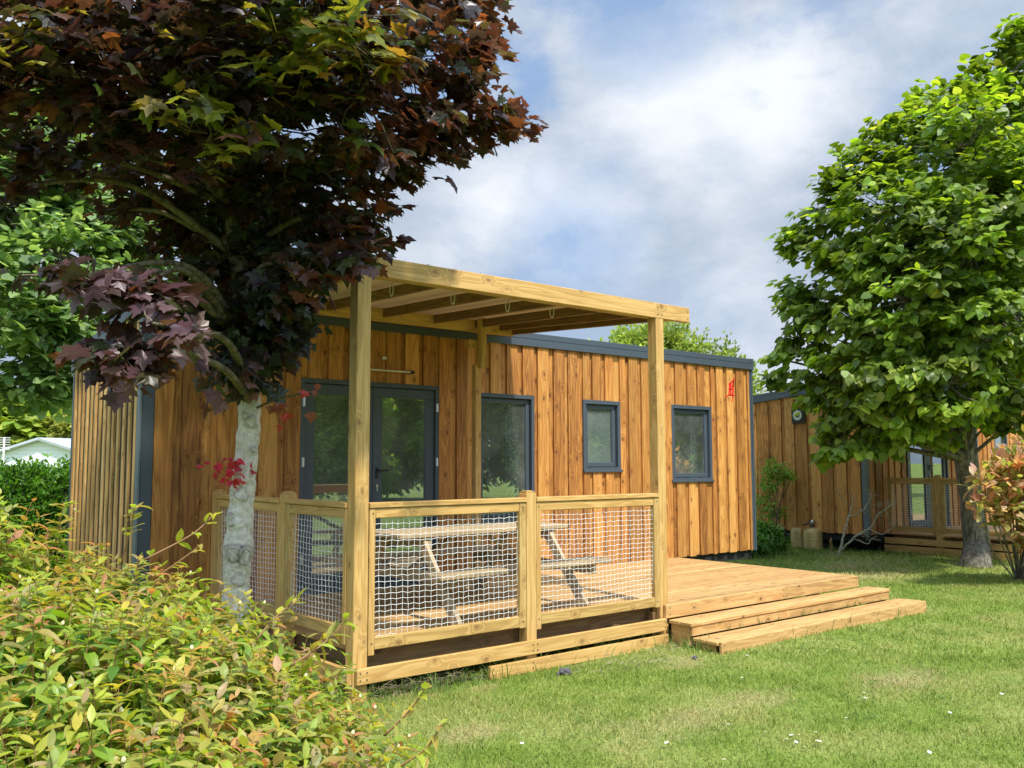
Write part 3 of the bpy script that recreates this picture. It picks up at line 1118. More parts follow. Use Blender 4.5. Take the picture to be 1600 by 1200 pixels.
    # curtains seen in the windows
    def curtain(xa, xb, za, zb_, w):
        n = 40
        t = np.linspace(0, 1, n)
        xx = xa + (xb - xa) * t
        yy = 8.86 + .022 * np.sin(t * 34) + .01 * np.sin(t * 11)
        V = np.concatenate([np.stack([xx, yy, np.full(n, za)], -1), np.stack([xx + .004, yy + .004, np.full(n, zb_)], -1)]) + O
        V = np.concatenate([V, V + (0, .004, 0)])
        F = []
        for i in range(n - 1):
            F += [(i, i + 1, n + i + 1, n + i), (2 * n + i, 3 * n + i, 3 * n + i + 1, 2 * n + i + 1)]
        raw_mesh('curtain', V, F, M_CURT, w, uv=None, smooth=True)
    curtain(7.14, 7.36, .95, 2.42, w1)
    curtain(10.76, 10.95, 1.38, 2.42, w3)
    return root


H2 = np.array([13.40, .34, 0.0])
c1 = cabin((0, 0, 0), 'large cabin in the middle with slatted end wall and red mark under its roof', True, 2.42, .43, 5)
c2 = cabin(H2, 'farther cabin half hidden behind the green tree, with a round flue on its end wall', False, 4.0, .36, 11)

# painted red mark near the top right corner of the first cabin
b = MB()


def stroke(p, w):
    pts = [(11.36 + (x - 320) * .00061 * 1.02, 8.65 - .0235, 2.93 - (y - 300) * .00072) for x, y in p]
    for q0, q1 in zip(pts[:-1], pts[1:]):
        b.bar(q0, q1, .003, w, up=np.cross((0, 1, 0), np.array(q1) - np.array(q0)), ch=.0003)


stroke([(655, 290), (600, 600), (540, 830)], .022)
stroke([(575, 350), (560, 700)], .012)
stroke([(590, 350), (640, 370), (610, 480), (560, 500)], .028)
stroke([(520, 400), (500, 690)], .034)
stroke([(470, 440), (430, 690)], .026)
stroke([(430, 450), (520, 410), (590, 360)], .02)
stroke([(300, 730), (430, 680), (660, 680)], .018)
stroke([(450, 560), (590, 540)], .018)
b.build('red_mark', M_RED, c1)


# ================================================================== TERRACES
def fence(O, axis, s_list, panels, zoff, label, posts, planks, group='white net fences round the terraces'):
    """axis 'x': runs along X on Y=5.84 facing -Y; axis 'y': runs along Y on X=3.30 facing -X"""
    O = np.asarray(O, float)

    def bx(b, s0, s1, t0, t1, z0, z1, ax=None, ch=.004):
        if axis == 'x':
            b.box(s0, s1, 5.84 - t1, 5.84 - t0, z0, z1, ch, ax if ax is not None else None)
        else:
            b.box(3.30 - t1, 3.30 - t0, s0, s1, z0, z1, ch, ax if ax is not None else None)
    base = (4.9, 5.88, GZ) if axis == 'x' else (3.34, 7.1, GZ)
    root = empty('net_fence', O + base, label, 'fence', group)
    for (a, c) in panels:
        b = MB()
        bx(b, a - .004, c + .004, -.095, .014, 1.276, 1.314)
        mv(b, O).build('handrail', M_PINE, root)
        b = MB()
        zb = .245 + zoff
        bx(b, a + .052, c - .072, -.045, 0, 1.200, 1.272)
        bx(b, a + .052, c - .072, -.045, .001, zb, zb + .088)
        bx(b, a, a + .05, -.047, .002, zb - .04, 1.274, 2)
        bx(b, c - .07, c, -.047, .002, zb - .01, 1.274, 2)
        pf = mv(b, O).build('panel_frame', M_PINE, root)
        # net
        s0, s1, z0, z1 = a + .05, c - .07, zb + .088, 1.200
        ns, nz = max(2, int(round((s1 - s0) / .052))), int(round((z1 - z0) / .044))
        S, Z = np.meshgrid(np.linspace(s0, s1, ns + 1), np.linspace(z0, z1, nz + 1), indexing='ij')
        sag = .012 * np.sin(np.linspace(0, math.pi, ns + 1))[:, None] * np.linspace(1, .3, nz + 1)[None, :]
        S = S + rng.normal(size=S.shape) * .0022 + .004 * np.sin(Z * 9 + a) + .003 * np.sin(S * 11)
        Z = Z - sag + rng.normal(size=S.shape) * .0016 + (np.arange(ns + 1)[:, None] % 2 - .5) * .007 + .004 * np.sin(S * 7 + Z * 3)
        Tt = .028 + .006 * np.sin(S * 5 + Z * 4)
        nb = MB()

        def P(i, j):
            if axis == 'x':
                return np.stack([S[i, j], 5.84 + Tt[i, j], Z[i, j]], -1)
            return np.stack([3.30 + Tt[i, j], S[i, j], Z[i, j]], -1)
        for i in range(ns + 1):
            nb.tube(P(np.full(nz + 1, i), np.arange(nz + 1)), .0022, 4, False)
        for j in range(nz + 1):
            nb.tube(P(np.arange(ns + 1), np.full(ns + 1, j)), .0022, 4, False)
        mv(nb, O).build('net', M_NET, pf, smooth=True)
    for (a, c, zt) in posts:
        b = MB()
        bx(b, a, c, -.105, .004, GZ - .03, zt - .025, 2, .004)
        bx(b, a + .006, c - .006, -.099, -.002, zt - .0252, zt - .010, 2, .01)
        bx(b, a + .022, c - .022, -.083, -.018, zt - .0102, zt, 2, .008)
        mv(b, O).build('post', M_PINE, root)
    for (a, c, z0, z1) in planks:
        b = MB()
        bx(b, a, c, .006, .044, z0, z1, None, .004)
        mv(b, O).build('skirting_plank', M_PINE, root)
    return root


def deck(O, label, x1, steps=True):
    O = np.asarray(O, float)
    root = empty('wooden_deck', O + (6.7, 7.2, GZ), label, 'deck', 'pine decks in front of the cabins')
    b = MB()
    y = 5.842
    i = 0
    while y < 8.64:
        w = min(.118, 8.645 - y)
        cuts = [3.43 if y < 5.96 else 3.36] + sorted(random.uniform(3.36 + 1.2, x1 - 1.2) for _ in range(1)) + [x1 - .032]
        for a, c in zip(cuts[:-1], cuts[1:]):
            if y < 5.95 and a < 6.7: a = 6.73
            if y < 5.95 and c < 6.8: continue
            b.box(a + .001, c - .001, y, y + w, .225, .2535 + random.uniform(-.001, .0015), .004, 0)
        y += w + .0065
        i += 1
    mv(b, O).build('deck_boards', M_DECK, root)
    b = MB()
    xm = (6.66 + x1) / 2 + .2
    b.box(6.645, xm, 5.803, 5.838, .125, .256, .005, 0)
    b.box(xm + .002, x1, 5.803, 5.838, .125, .256, .005, 0)
    mv(b, O).build('front_fascia', M_DECK, root)
    b = MB()
    b.box(x1 - .03, x1 - .001, 5.8405, 8.60, .125, .256, .005, 1)
    mv(b, O).build('side_fascia', M_DECK, root)
    b = MB()
    b.box(3.42, 6.60, 5.955, 5.995, .055, .222, .003, 0)
    b.box(3.42, 3.46, 6.0, 8.55, .055, .222, .003, 1)
    for q in np.arange(4.0, x1 - .3, .55):
        b.box(q, q + .045, 6.0, 8.6, .075, .222, .003, 1)
    b.box(6.52, 6.56, 5.86, 5.953, .07, .19, .003)
    for q in (3.6, 5.1, 6.55, 8.2, x1 - .2):
        for yy in (6.3, 8.2):
            b.box(q - .06, q + .06, yy - .06, yy + .06, GZ - .05, .07, .003, 2)
    b.bar((6.05, 5.90, .11), (6.22, 5.99, .05), .09, .04)
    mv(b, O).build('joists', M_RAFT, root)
    if steps:
        for (xa, xb, yf, yb, zt, zr, nm) in ((6.668, 10.30, 5.520, 5.800, .118, -.005, 'upper'), (6.668, 10.50, 5.225, 5.518, -.010, GZ - .03, 'lower')):
            s = MB()
            mid = (yf + yb) / 2
            s.box(xa, xb, yf, mid - .004, zt - .036, zt, .006, 0)
            s.box(xa + .004, xb - .01, mid + .004, yb - .002, zt - .036, zt - .001, .006, 0)
            step = mv(s, O).build('step', M_DECK, root)
            s = MB()
            if nm == 'upper':
                s.box(xa + .03, xa + 1.6, yf + .012, yf + .045, zr, zt - .038, .003, 0)
                s.box(xa + 1.602, xb - .006, yf + .012, yf + .045, zr, zt - .038, .003, 0)
            else:
                s.box(xa + .02, xb, yf - .036, yf - .001, zr, zt + .002, .006, 0)
            s.box(xa + .03, xa + .07, yf + .05, yb - .01, GZ - .02, zt - .038, .003, 1)
            s.box(xb - .06, xb - .02, yf + .05, yb - .01, GZ - .02, zt - .038, .003, 1)
            mv(s, O).build('riser', M_DECK, step)
    return root


def pergola(O, label):
    O = np.asarray(O, float)
    root = empty('pergola', O + (5.0, 7.0, GZ), label, 'pergola', 'timber pergolas over the terraces')

    def part(name, mat, fn, par=None):
        b = MB()
        fn(b)
        return mv(b, O).build(name, mat, par or root)
    part('post', M_PINE, lambda b: b.box(3.30, 3.418, 5.842, 5.958, GZ - .04, 3.028, .005, 2))
    part('post', M_PINE, lambda b: b.box(6.612, 6.724, 5.842, 5.955, GZ - .04, 3.028, .005, 2))

    def bp(b):
        b.box(6.165, 6.245, 8.18, 8.26, .256, 2.74, .004, 2)
        b.box(6.178, 6.268, 8.10, 8.178, 2.70, 3.27, .01, 2)
        b.box(6.07, 6.30, 8.181, 8.26, 2.93, 3.02, .003, 0)
    part('post', M_PINE, bp)
    part('front_beam', M_PINE, lambda b: (b.box(3.335, 7.12, 5.838, 5.895, 3.022, 3.172, .004, 0), b.box(3.345, 6.93, 5.8965, 5.985, 3.030, 3.150, .003, 0)))
    part('back_beam', M_PINE, lambda b: b.box(3.42, 6.80, 8.262, 8.325, 3.128, 3.270, .004, 0))
    part('side_beam', M_PINE, lambda b: b.bar((3.44, 5.986, 3.095), (3.50, 8.26, 3.208), .055, .125))
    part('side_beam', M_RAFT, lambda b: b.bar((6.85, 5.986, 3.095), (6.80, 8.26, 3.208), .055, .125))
    rb = [(4.13, 4.33), (4.80, 5.0), (5.46, 5.66), (6.05, 6.24), (6.52, 6.60)]
    for a, c in rb:
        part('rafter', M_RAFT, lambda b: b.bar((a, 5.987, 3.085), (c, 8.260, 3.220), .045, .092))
    # translucent roof sheet with a little sag between the rafters
    nx, ny = 60, 24
    Xg, Yg = np.meshgrid(np.linspace(3.40, 7.02, nx), np.linspace(5.93, 8.66, ny), indexing='ij')
    Zg = 3.156 + (Yg - 5.93) * (.135 / 2.3) + .006 * np.sin(Xg * 9.3) ** 2 - .004 * np.sin((Yg - 5.93) * 1.36)
    V = np.stack([Xg, Yg, Zg], -1).reshape(-1, 3) + O
    V = np.concatenate([V, V + (0, 0, .004)])
    F = []
    k = nx * ny
    for i in range(nx - 1):
        for j in range(ny - 1):
            a = i * ny + j
            F.append((a, a + 1, a + ny + 1, a + ny))
            F.append((k + a, k + a + ny, k + a + ny + 1, k + a + 1))
    for i in range(nx - 1):
        for j in (0, ny - 1):
            a = i * ny + j
            F.append((a, a + ny, k + a + ny, k + a))
    cv = raw_mesh('canopy', V, F, M_MEMB, root, smooth=True)
    for q in np.arange(3.95, 7.05, .265):
        part('bolt', M_CHROME, lambda b: b.tube([(q, 5.87, 3.172), (q, 5.87, 3.184), (q, 5.87, 3.188)], [.012, .012, .006], 8), cv)
    for x, (a, c) in zip((4.30, 4.97, 5.63, 6.24), rb):
        t = .35
        cx, cy, cz = a + (c - a) * t, 5.987 + 2.27 * t, 3.085 + .135 * t
        ang = np.linspace(-.3, 1.25, 9) * math.pi
        pts = [(cx - .028, cy + .05 * math.cos(q2) * .6, cz + .02 + .062 * math.sin(q2 + math.pi)) for q2 in ang]
        part('strap', M_WHITE, lambda b: b.tube(pts, .006, 6))
    return root


deck((0, 0, 0), 'wide pine deck with two long steps, standing in front of the slatted cabin', 10.10)
deck(H2, 'far deck behind the grey tree trunk at the right, in front of the second cabin', 10.10, steps=False)
fence((0, 0, 0), 'x', None, [(3.424, 4.934), (5.050, 6.606)], 0.0,
      'white net fence facing the lawn, along the front of the near deck', [(4.938, 5.046, 1.372)],
      [(3.31, 6.645, .018, .130), (4.52, 6.67, -.125, -.018)])
fence((0, 0, 0), 'y', None, [(5.964, 6.99), (7.11, 8.50)], 0.075,
      'short net fence on the left side of the near deck, beside the pale maple trunk', [(6.995, 7.105, 1.375), (8.505, 8.61, 1.36)],
      [(5.842, 8.4, .015, .130)])
fence(H2, 'y', None, [(5.964, 7.56), (7.68, 8.58)], 0.06,
      'shaded net fence of the far deck, behind the grey tree trunk', [(7.565, 7.675, 1.375)],
      [(5.842, 8.66, .06, .175), (5.842, 8.67, -.115, .03)])
pergola((0, 0, 0), 'pine pergola with a pale roof sheet, standing over the picnic table')
pergola(H2, 'far pergola mostly hidden by the green tree crown at the right edge')

# screw heads on the near fence, beam and steps
M_SCREW = plain('dark_screw', (.10, .085, .07), 0.5, 0.6)


def screws(parent_name, pts):
    par = [o for o in bpy.data.objects if o.name == parent_name][0]
    for x, y, z in pts:
        b = MB()
        b.tube([(x, y, z), (x, y - .0025, z)], .0062, 8)
        b.build('screw', M_SCREW, par)


screws('net_fence', [(x, 5.7955, z) for x in (3.335, 3.39, 6.62) for z in (.05, .10)] + [(x, 5.7955, z) for x in (4.55, 4.97, 6.64) for z in (-.09, -.045)] +
       [(x, 5.7955, z) for x in (4.97, 5.02) for z in (.05, .10)] + [(x, 5.8375, z) for x in (3.45, 4.90, 5.075, 6.57) for z in (.29, 1.235)])
screws('pergola', [(x, 5.8375, z) for x in (3.36, 3.40, 6.64, 6.70, 7.09) for z in (3.06, 3.13)])
screws('wooden_deck', [(x, 5.8025, z) for x in (6.70, 8.56, 8.62, 10.05) for z in (.16, .225)] + [(x, 5.188, z) for x in (6.72, 8.2, 9.4, 10.44) for z in (-.04, -.10)])

# picnic table
TR = empty('picnic_table', (5.12, 6.95, .256), 'weathered picnic table with two benches under the pergola, behind the white net', 'picnic table')
TR2 = math.radians(2.5)
cR, sR = math.cos(TR2), math.sin(TR2)


def tb(name, mat, fn):
    b = MB()
    fn(b)
    b.V = [np.stack([v[:, 0] * cR - v[:, 1] * sR + 5.12, v[:, 0] * sR + v[:, 1] * cR + 6.95, v[:, 2] + .2565], -1) for v in b.V]
    return b.build(name, mat, TR)


def tops(b):
    for i, y in enumerate(np.arange(-.365, .3, .148)):
        b.box(-1.0 + random.uniform(-.01, .01), 1.02, y, y + .14, .705, .745, .006, 0)


tb('tabletop', M_TABLE, tops)
tb('bench', M_TABLE, lambda b: (b.box(-1.0, 1.03, -.93, -.80, .41, .45, .006, 0), b.box(-1.0, 1.02, -.792, -.66, .41, .45, .006, 0)))
tb('bench', M_TABLE, lambda b: (b.box(-1.0, 1.03, .66, .79, .41, .45, .006, 0), b.box(-1.0, 1.02, .798, .93, .41, .45, .006, 0)))
for x in (-.72, .80):
    for s in (-1, 1):
        tb('leg', M_TABLE, lambda b: b.bar((x, s * .80, .0), (x, s * .26, .703), .042, .095, up=(0, s, .7)))
    tb('bench_support', M_TABLE, lambda b: b.box(x + .022, x + .064, -.88, .88, .315, .408, .004, 1))
    tb('top_support', M_TABLE, lambda b: b.box(x + .022, x + .064, -.34, .34, .61, .703, .004, 1))
    tb('brace', M_TABLE, lambda b: b.bar((x + .03, 0, .36), (x * .2 + .03, 0, .69), .04, .07, up=(0, 1, 0)))

# things inside the first cabin, seen through the glass
k = empty('kitchen_cupboard', (4.75, 10.6, .286), 'white kitchen cupboards behind the left door pane', 'cupboard')
b = MB(); b.box(3.9, 5.6, 10.35, 10.90, .30, 1.16, .004); b.build('carcass', M_WHITE, k)
b = MB(); b.box(3.88, 5.62, 10.32, 10.92, 1.162, 1.20, .004); b.build('worktop', M_TABLE, k)
for i in range(4):
    x = 3.92 + i * .42
    b = MB(); b.box(x, x + .41, 10.33, 10.349, .34, .86, .003); d = b.build('front', M_WHITE, k)
    b = MB(); b.box(x, x + .41, 10.33, 10.349, .87, 1.14, .003); b.build('drawer', M_WHITE, k)
    b = MB(); b.box(x + .15, x + .26, 10.315, 10.329, .80, .815, .002); b.build('handle', M_BLACK, d)
k = empty('wall_cupboard', (5.0, 10.7, 1.9), 'dark shelf unit on the back wall above the white cupboards', 'shelf')
b = MB(); b.box(4.1, 5.2, 10.62, 10.93, 1.75, 2.35, .004); b.build('carcass', M_BLACK, k)
b = MB(); b.box(4.05, 5.25, 10.60, 10.93, 1.70, 1.745, .004); b.build('shelf', M_TABLE, k)


def chair(x, y, rz, label):
    r = empty('dining_chair', (x, y, .286), label, 'chair', 'white chairs inside the window')
    r.rotation_euler = (0, 0, rz)
    def cp(name, fn):
        b = MB(); fn(b)
        o = b.build(name, M_WHITE, None)
        o.parent = r
    cp('seat', lambda b: b.box(-.22, .22, -.22, .22, .43, .47, .01))
    cp('backrest', lambda b: b.bar((0, .21, .47), (0, .27, .94), .42, .022, up=(0, 1, 0), ch=.008))
    for sx in (-1, 1):
        for sy in (-1, 1):
            cp('leg', lambda b: b.tube([(sx * .19, sy * .19, .43), (sx * .22, sy * .22, 0)], [.017, .012], 8))


chair(6.78, 9.15, math.radians(70), 'white chair at the left edge of the tall window, behind the glass')
chair(7.28, 9.25, math.radians(-60), 'white chair near the patterned curtain, behind the tall window')
k = empty('dining_table', (7.0, 9.62, .286), 'small table between the two white chairs behind the tall window', 'table')
b = MB(); b.box(6.78, 7.2, 9.35, 10.1, 1.0, 1.03, .005); b.build('tabletop', M_TABLE, k)
b = MB(); b.box(6.96, 7.02, 9.6, 9.66, .286, .999, .004); b.build('leg', M_TABLE, k)

# ------------------------------------------------------------------ gas cylinders, litter
def cylinder(c, r, h, rz, label):
    root = empty('gas_cylinder', c, label, 'gas cylinder', 'gas cylinders beside the second cabin')
    b = MB()
    b.lathe(c, [(.0, .0), (r * .8, .0), (r * .96, .015), (r, .04), (r, .06), (r, h * .45), (r, h * .475), (r * 1.015, h * .482), (r * 1.015, h * .508), (r, h * .515), (r, h * .54),
                (r, h * .74), (r * .985, h * .80), (r * .93, h * .87), (r * .82, h * .93), (r * .62, h * .975), (r * .35, h), (0, h)], 28)
    b.build('body', M_GAS, root, smooth=True)
    b = MB()
    c = np.array(c)
    b.lathe(c + (0, 0, h - .005), [(.04, 0), (.04, .03), (.026, .035), (.026, .09), (.05, .095), (.05, .12), (0, .12)], 12)
    b.tube(c + np.array([(0, 0, h + .06), (-.06 * math.cos(rz), -.06 * math.sin(rz), h + .05), (-.11 * math.cos(rz), -.11 * math.sin(rz), h + .03)]), [.03, .034, .036], 12)
    b.build('valve', M_RUST, root, smooth=True)
    return root


g1 = cylinder(tuple(gp(1249, 857)), .165, .44, 2.8, 'brown gas cylinder, the duller one nearer the leafy bush')
g2 = cylinder(tuple(gp(1271, 860)), .185, .45, 4.0, 'brighter ochre gas cylinder with a hose on top, right of the pair')
c = gp(1271, 860)
b = MB()
b.tube(spline([c + (0, 0, .54), c + (-.08, .02, .58), c + (-.16, .02, .52), c + (-.24, .08, .50)], 6), .014, 8)
b.tube(spline([c + (0, 0, .55), c + (.12, 0, .58), c + (.19, -.02, .53), c + (.10, -.04, .47)], 6), .014, 8)
b.build('hose', M_BLACK, g2, smooth=True)
b = MB()
b.tube([c + (-.05, 0, .55), c + (.06, 0, .57)], .04, 10)
b.build('regulator', M_CHROME, g2, smooth=True)


def rag(c, s, seed, label, name='crumpled_cloth'):
    r_ = np.random.default_rng(seed)
    n, m2 = 16, 24
    V = []
    for i in range(n + 1):
        th = math.pi * i / n
        for j in range(m2):
            ph = 2 * math.pi * j / m2
            d = np.array([math.sin(th) * math.cos(ph), math.sin(th) * math.sin(ph), math.cos(th)])
            k = 1 + .34 * math.sin(3 * ph + 2 * th + seed) * math.sin(th) + .22 * math.sin(5 * ph - 4 * th) * math.sin(th) + .1 * math.sin(9 * ph + 5 * th) * math.sin(th)
            V.append(np.array(c) + d * k * np.array([s, s * .8, s * .6]) + (0, 0, s * .45))
    F = [(i * m2 + j, i * m2 + (j + 1) % m2, (i + 1) * m2 + (j + 1) % m2, (i + 1) * m2 + j) for i in range(n) for j in range(m2)]
    o = raw_mesh(name, V, F, M_RAG, None, loc=tuple(c))
    return tag(o, label, 'litter')


rag(gp(881, 1055), .052, 1, 'crumpled dark grey cloth lying in the grass before the lowest plank')
rag(gp(1085, 1030), .028, 4, 'small dark scrap in the grass by the left end of the lower step', 'dark_scrap')

# daisies
DA = [(1239, 1157), (1248, 1158), (1241, 1165), (1231, 1164), (1276, 1151), (1279, 1164), (1280, 1167), (1197, 1149), (1136, 1138), (1046, 1168), (1258, 1175), (1451, 1182), (1482, 1119), (1134, 1196), (1349, 1087), (1324, 1126), (1166, 1028), (1162, 1063), (1294, 1021), (1306, 1017), (1351, 1098), (1461, 907), (815, 1168), (1565, 1090)]
M_PETAL = plain('white_petal', (.85, .84, .82), 0.6, var=.03)
M_YEL = plain('yellow_centre', (.75, .50, .04), 0.6)
M_STEM = plain('green_stem', (.13, .22, .04), 0.6)
proto = None
DL = ['daisy at the left of the clump of daisies near the bottom edge', 'rightmost daisy of the left half of the bottom clump', 'daisy in the middle of the bottom clump', 'lowest left daisy of the bottom clump', 'uppermost right daisy of the bottom clump', 'right daisy of the bottom clump, just above its twin', 'right daisy of the bottom clump, touching the one above', 'daisy just left of the bottom clump', 'daisy on the dry patch farther left of the bottom clump', 'daisy at the lower left of the lawn, near the frame bottom', 'daisy just below the bottom clump', 'daisy in the lower right corner of the lawn', 'larger daisy on the open lawn at the right', 'daisy touching the bottom edge of the picture', 'small daisy below the dry patch on the right lawn', 'daisy between the bottom clump and the dry patch', 'daisy just below the left end of the lower step', 'daisy on the lawn a little below the steps', 'left daisy of the pair below the middle of the lower step', 'right daisy of the pair below the middle of the lower step', 'daisy just above the dry patch on the right lawn', 'farthest daisy, beyond the steps towards the lime trunk', 'daisy beside the dry patch right of the foreground shrub', 'daisy at the right edge of the lawn']
for i, (px, py) in enumerate(DA):
    p = gp(px, py + 3)
    if proto is None:
        root = empty('daisy', (0, 0, 0))
        b = MB(); b.tube([(0, 0, 0), (.004, 0, .03), (.002, .003, .052)], .0022, 5)
        b.build('stem', M_STEM, root)
        b = MB(); b.lathe((.002, .003, .050), [(.0, 0), (.006, .001), (.014, .004), (.016, .007), (0, .007)], 12)
        b.build('petals', M_PETAL, root)
        b = MB(); b.lathe((.002, .003, .0572), [(.006, 0), (.005, .003), (0, .004)], 8)
        b.build('centre', M_YEL, root)
        proto = root
        r_ = root
    else:
        r_ = proto.copy()
        COL.objects.link(r_)
        for ch in list(proto.children):
            cc = ch.copy(); COL.objects.link(cc); cc.parent = r_
    r_.location = p
    r_.rotation_euler = (random.uniform(-.3, .3), random.uniform(-.3, .3), random.uniform(0, 6))
    s_ = random.uniform(.55, .9) * (1.0 if py > 1000 else 1.4)
    r_.scale = (s_, s_, s_)
    tag(r_, DL[i], 'daisy', 'daisies scattered over the lawn')
#@@PART3
# ================================================================== TREES
def pal(n, cols, w=None):
    cols = np.array(cols, float)
    i = rng.choice(len(cols), size=n, p=None if w is None else np.array(w) / np.sum(w))
    j = rng.choice(len(cols), size=n, p=None if w is None else np.array(w) / np.sum(w))
    t = rng.random((n, 1)) * .5
    return cols[i] * (1 - t) + cols[j] * t


def lob(*rows):
    """(px,py,depth,r[,rz]) -> world ellipsoids"""
    o = []
    for q in rows:
        p = at(q[0], q[1], q[2])
        r = q[3]
        o.append((*p, r, r, q[4] if len(q) > 4 else r * .8))
    return np.array(o)


# ---- purple maple, standing left of the deck
MB0 = at(368, 1075, 6.5)
MB0 = np.array([MB0[0], MB0[1], GZ])
maple = empty('maple_tree', MB0, 'big purple-leaved maple with a pale scarred trunk, standing left of the near deck', 'tree')
tp = [MB0 + (0, 0, -.08), at(368, 1010, 6.5), at(370, 900, 6.5), at(373, 850, 6.5), at(377, 790, 6.5), at(386, 700, 6.5), at(390, 640, 6.5), at(385, 560, 6.5), at(378, 460, 6.45), at(366, 370, 6.4), at(352, 240, 6.4), at(345, 80, 6.3), at(350, -120, 6.3)]
tr_ = [.165, .110, .090, .098, .087, .080, .076, .073, .068, .060, .048, .036, .02]
P = spline(tp, 10)
R_ = np.interp(np.linspace(0, len(tp) - 1, len(P)), range(len(tp)), tr_)
LOW = 66
Pl, Rl = P[:LOW + 1], R_[:LOW + 1]
fi = np.linspace(0, LOW, LOW * 4 + 1)
Pl = np.stack([np.interp(fi, range(LOW + 1), Pl[:, k]) for k in range(3)], -1)
Rl = np.interp(fi, range(LOW + 1), Rl)
V, F, UV = tube_arrays(Pl, Rl, 96, True)
# knobbly bark: branch scars as shallow swellings
cz = []
for px, py, s_ in [(392, 660, .05), (400, 705, .055), (397, 735, .045), (378, 772, .05), (360, 812, .05), (366, 862, .07), (385, 868, .075), (372, 905, .05), (383, 650, .03)]:
    cz.append((at(px, py, 6.42), s_))
cen = np.repeat(Pl, 96, axis=0)
Vn = V[:96 * len(Pl)]
out_ = nrm(Vn - cen)
disp = np.zeros(len(Vn))
mark = np.zeros(len(Vn))
for c, s_ in cz:
    q_ = Vn - c
    d = np.sqrt(q_[:, 0] ** 2 + q_[:, 1] ** 2 + (q_[:, 2] * .85) ** 2) * (1 + .12 * np.sin(np.arctan2(q_[:, 2], q_ @ RIGHT) * 3 + s_ * 400))
    disp += .016 * np.exp(-(d / s_) ** 2) + .009 * np.exp(-((d - s_ * .62) / (s_ * .13)) ** 2) - .010 * np.exp(-(d / (s_ * .28)) ** 2)
    mark += .75 * np.exp(-((d - s_ * .78) / (s_ * .10)) ** 2) + .45 * np.exp(-((d - s_ * .5) / (s_ * .07)) ** 2) + .5 * np.exp(-(d / (s_ * .16)) ** 2)
for a_k, b_k, c_k, w_k in [(140, 11, .004, 0), (83, 23, .003, 1.3)]:
    ang_ = np.tile(np.arange(96) * 2 * math.pi / 96, len(Pl))
    disp += c_k * np.clip(np.sin(Vn[:, 2] * a_k * .35 + ang_ * 3 + 2 * np.sin(ang_ * 5 + Vn[:, 2] * b_k) + w_k) - .55, 0, 1)
low_ = np.exp(-((Vn[:, 2] - at(380, 870, 6.5)[2]) / .10) ** 2)
disp += low_ * .010 * np.abs(np.sin(ang_ * 9 + Vn[:, 2] * 60 + 2 * np.sin(Vn[:, 2] * 45)))
mark += low_ * .45 * np.abs(np.sin(ang_ * 7 + Vn[:, 2] * 70 + 2 * np.sin(Vn[:, 2] * 50))) ** 3
disp += .004 * np.sin(Vn[:, 2] * 31 + Vn[:, 0] * 40) + .003 * np.sin(Vn[:, 2] * 67 + Vn[:, 1] * 55)
V[:96 * len(Pl)] = Vn + out_ * disp[:, None]
mk = 1 - np.clip(mark * .6, 0, .7)
raw_mesh('trunk', V, F, M_BARKW, maple, UV, col=np.stack([mk, mk * .97, mk * .92], -1), smooth=True)
mb = MB()
mb.tube(P[LOW - 1:], R_[LOW - 1:] * .97, 16)
mb.build('upper_trunk', M_TWIG, maple, smooth=True)

ML = lob((700, 50, 6.1, .42), (745, 25, 6.3, .28), (640, 90, 5.9, .55), (735, 105, 6.0, .20), (700, 165, 6.0, .33, .22), (790, 185, 5.9, .22, .10), (832, 192, 5.9, .10, .09), (745, 205, 6.0, .22, .12),
         (620, 205, 6.0, .42), (655, 225, 6.1, .22), (560, 150, 5.4, .55), (545, 300, 6.2, .42), (590, 285, 6.3, .20), (565, 355, 6.0, .20), (520, 385, 5.9, .32, .2), (575, 390, 5.8, .12, .1), (500, 30, 5.0, .60), (540, 60, 4.8, .35), (420, 70, 5.2, .70), (300, 60, 5.3, .75),
         (160, 50, 5.2, .62), (50, 60, 5.0, .50), (250, 180, 5.2, .45, .25), (330, 210, 5.0, .35, .2), (130, 185, 5.6, .42), (25, 140, 5.2, .33), (430, 200, 5.8, .6), (360, 300, 6.6, .55),
         (250, 290, 6.4, .38), (450, 330, 6.4, .5), (190, 250, 6.8, .3, .2), (70, 240, 5.6, .26, .15), (15, 290, 5.4, .18, .1), (160, 330, 6.2, .16, .1), (310, 385, 6.6, .36), (400, 400, 6.7, .40), (470, 420, 6.2, .30, .22), (510, 412, 5.7, .24, .14), (455, 455, 5.9, .22, .14), (440, 500, 6.2, .22), (452, 545, 6.2, .15, .12), (335, 520, 6.2, .22), (300, 480, 6.4, .25), (535, 402, 5.6, .14, .08),
         (350, 470, 6.5, .40), (425, 480, 6.4, .30), (440, 455, 6.0, .22, .15), (370, 560, 6.2, .26), (420, 545, 6.3, .22), (395, 600, 6.1, .20, .16), (345, 585, 6.0, .18, .12),
         (230, 440, 4.9, .26, .14), (155, 450, 4.8, .20, .10), (90, 435, 5.0, .14, .08), (240, 505, 4.6, .26, .14), (165, 540, 4.7, .20, .10), (270, 540, 4.8, .16, .1), (200, 575, 4.8, .12, .08), (35, 430, 4.9, .08, .05),
         # higher and farther parts of the crown, mostly beyond the frame
         (400, -90, 6.2, .7), (600, -60, 6.3, .5), (200, -80, 6.2, .7), (330, 130, 7.6, .6), (520, 110, 7.4, .5), (130, 80, 7.4, .5), (-120, 120, 6.0, .7), (-150, 30, 6.2, .7), (430, 290, 7.4, .5), (360, 380, 7.4, .4))
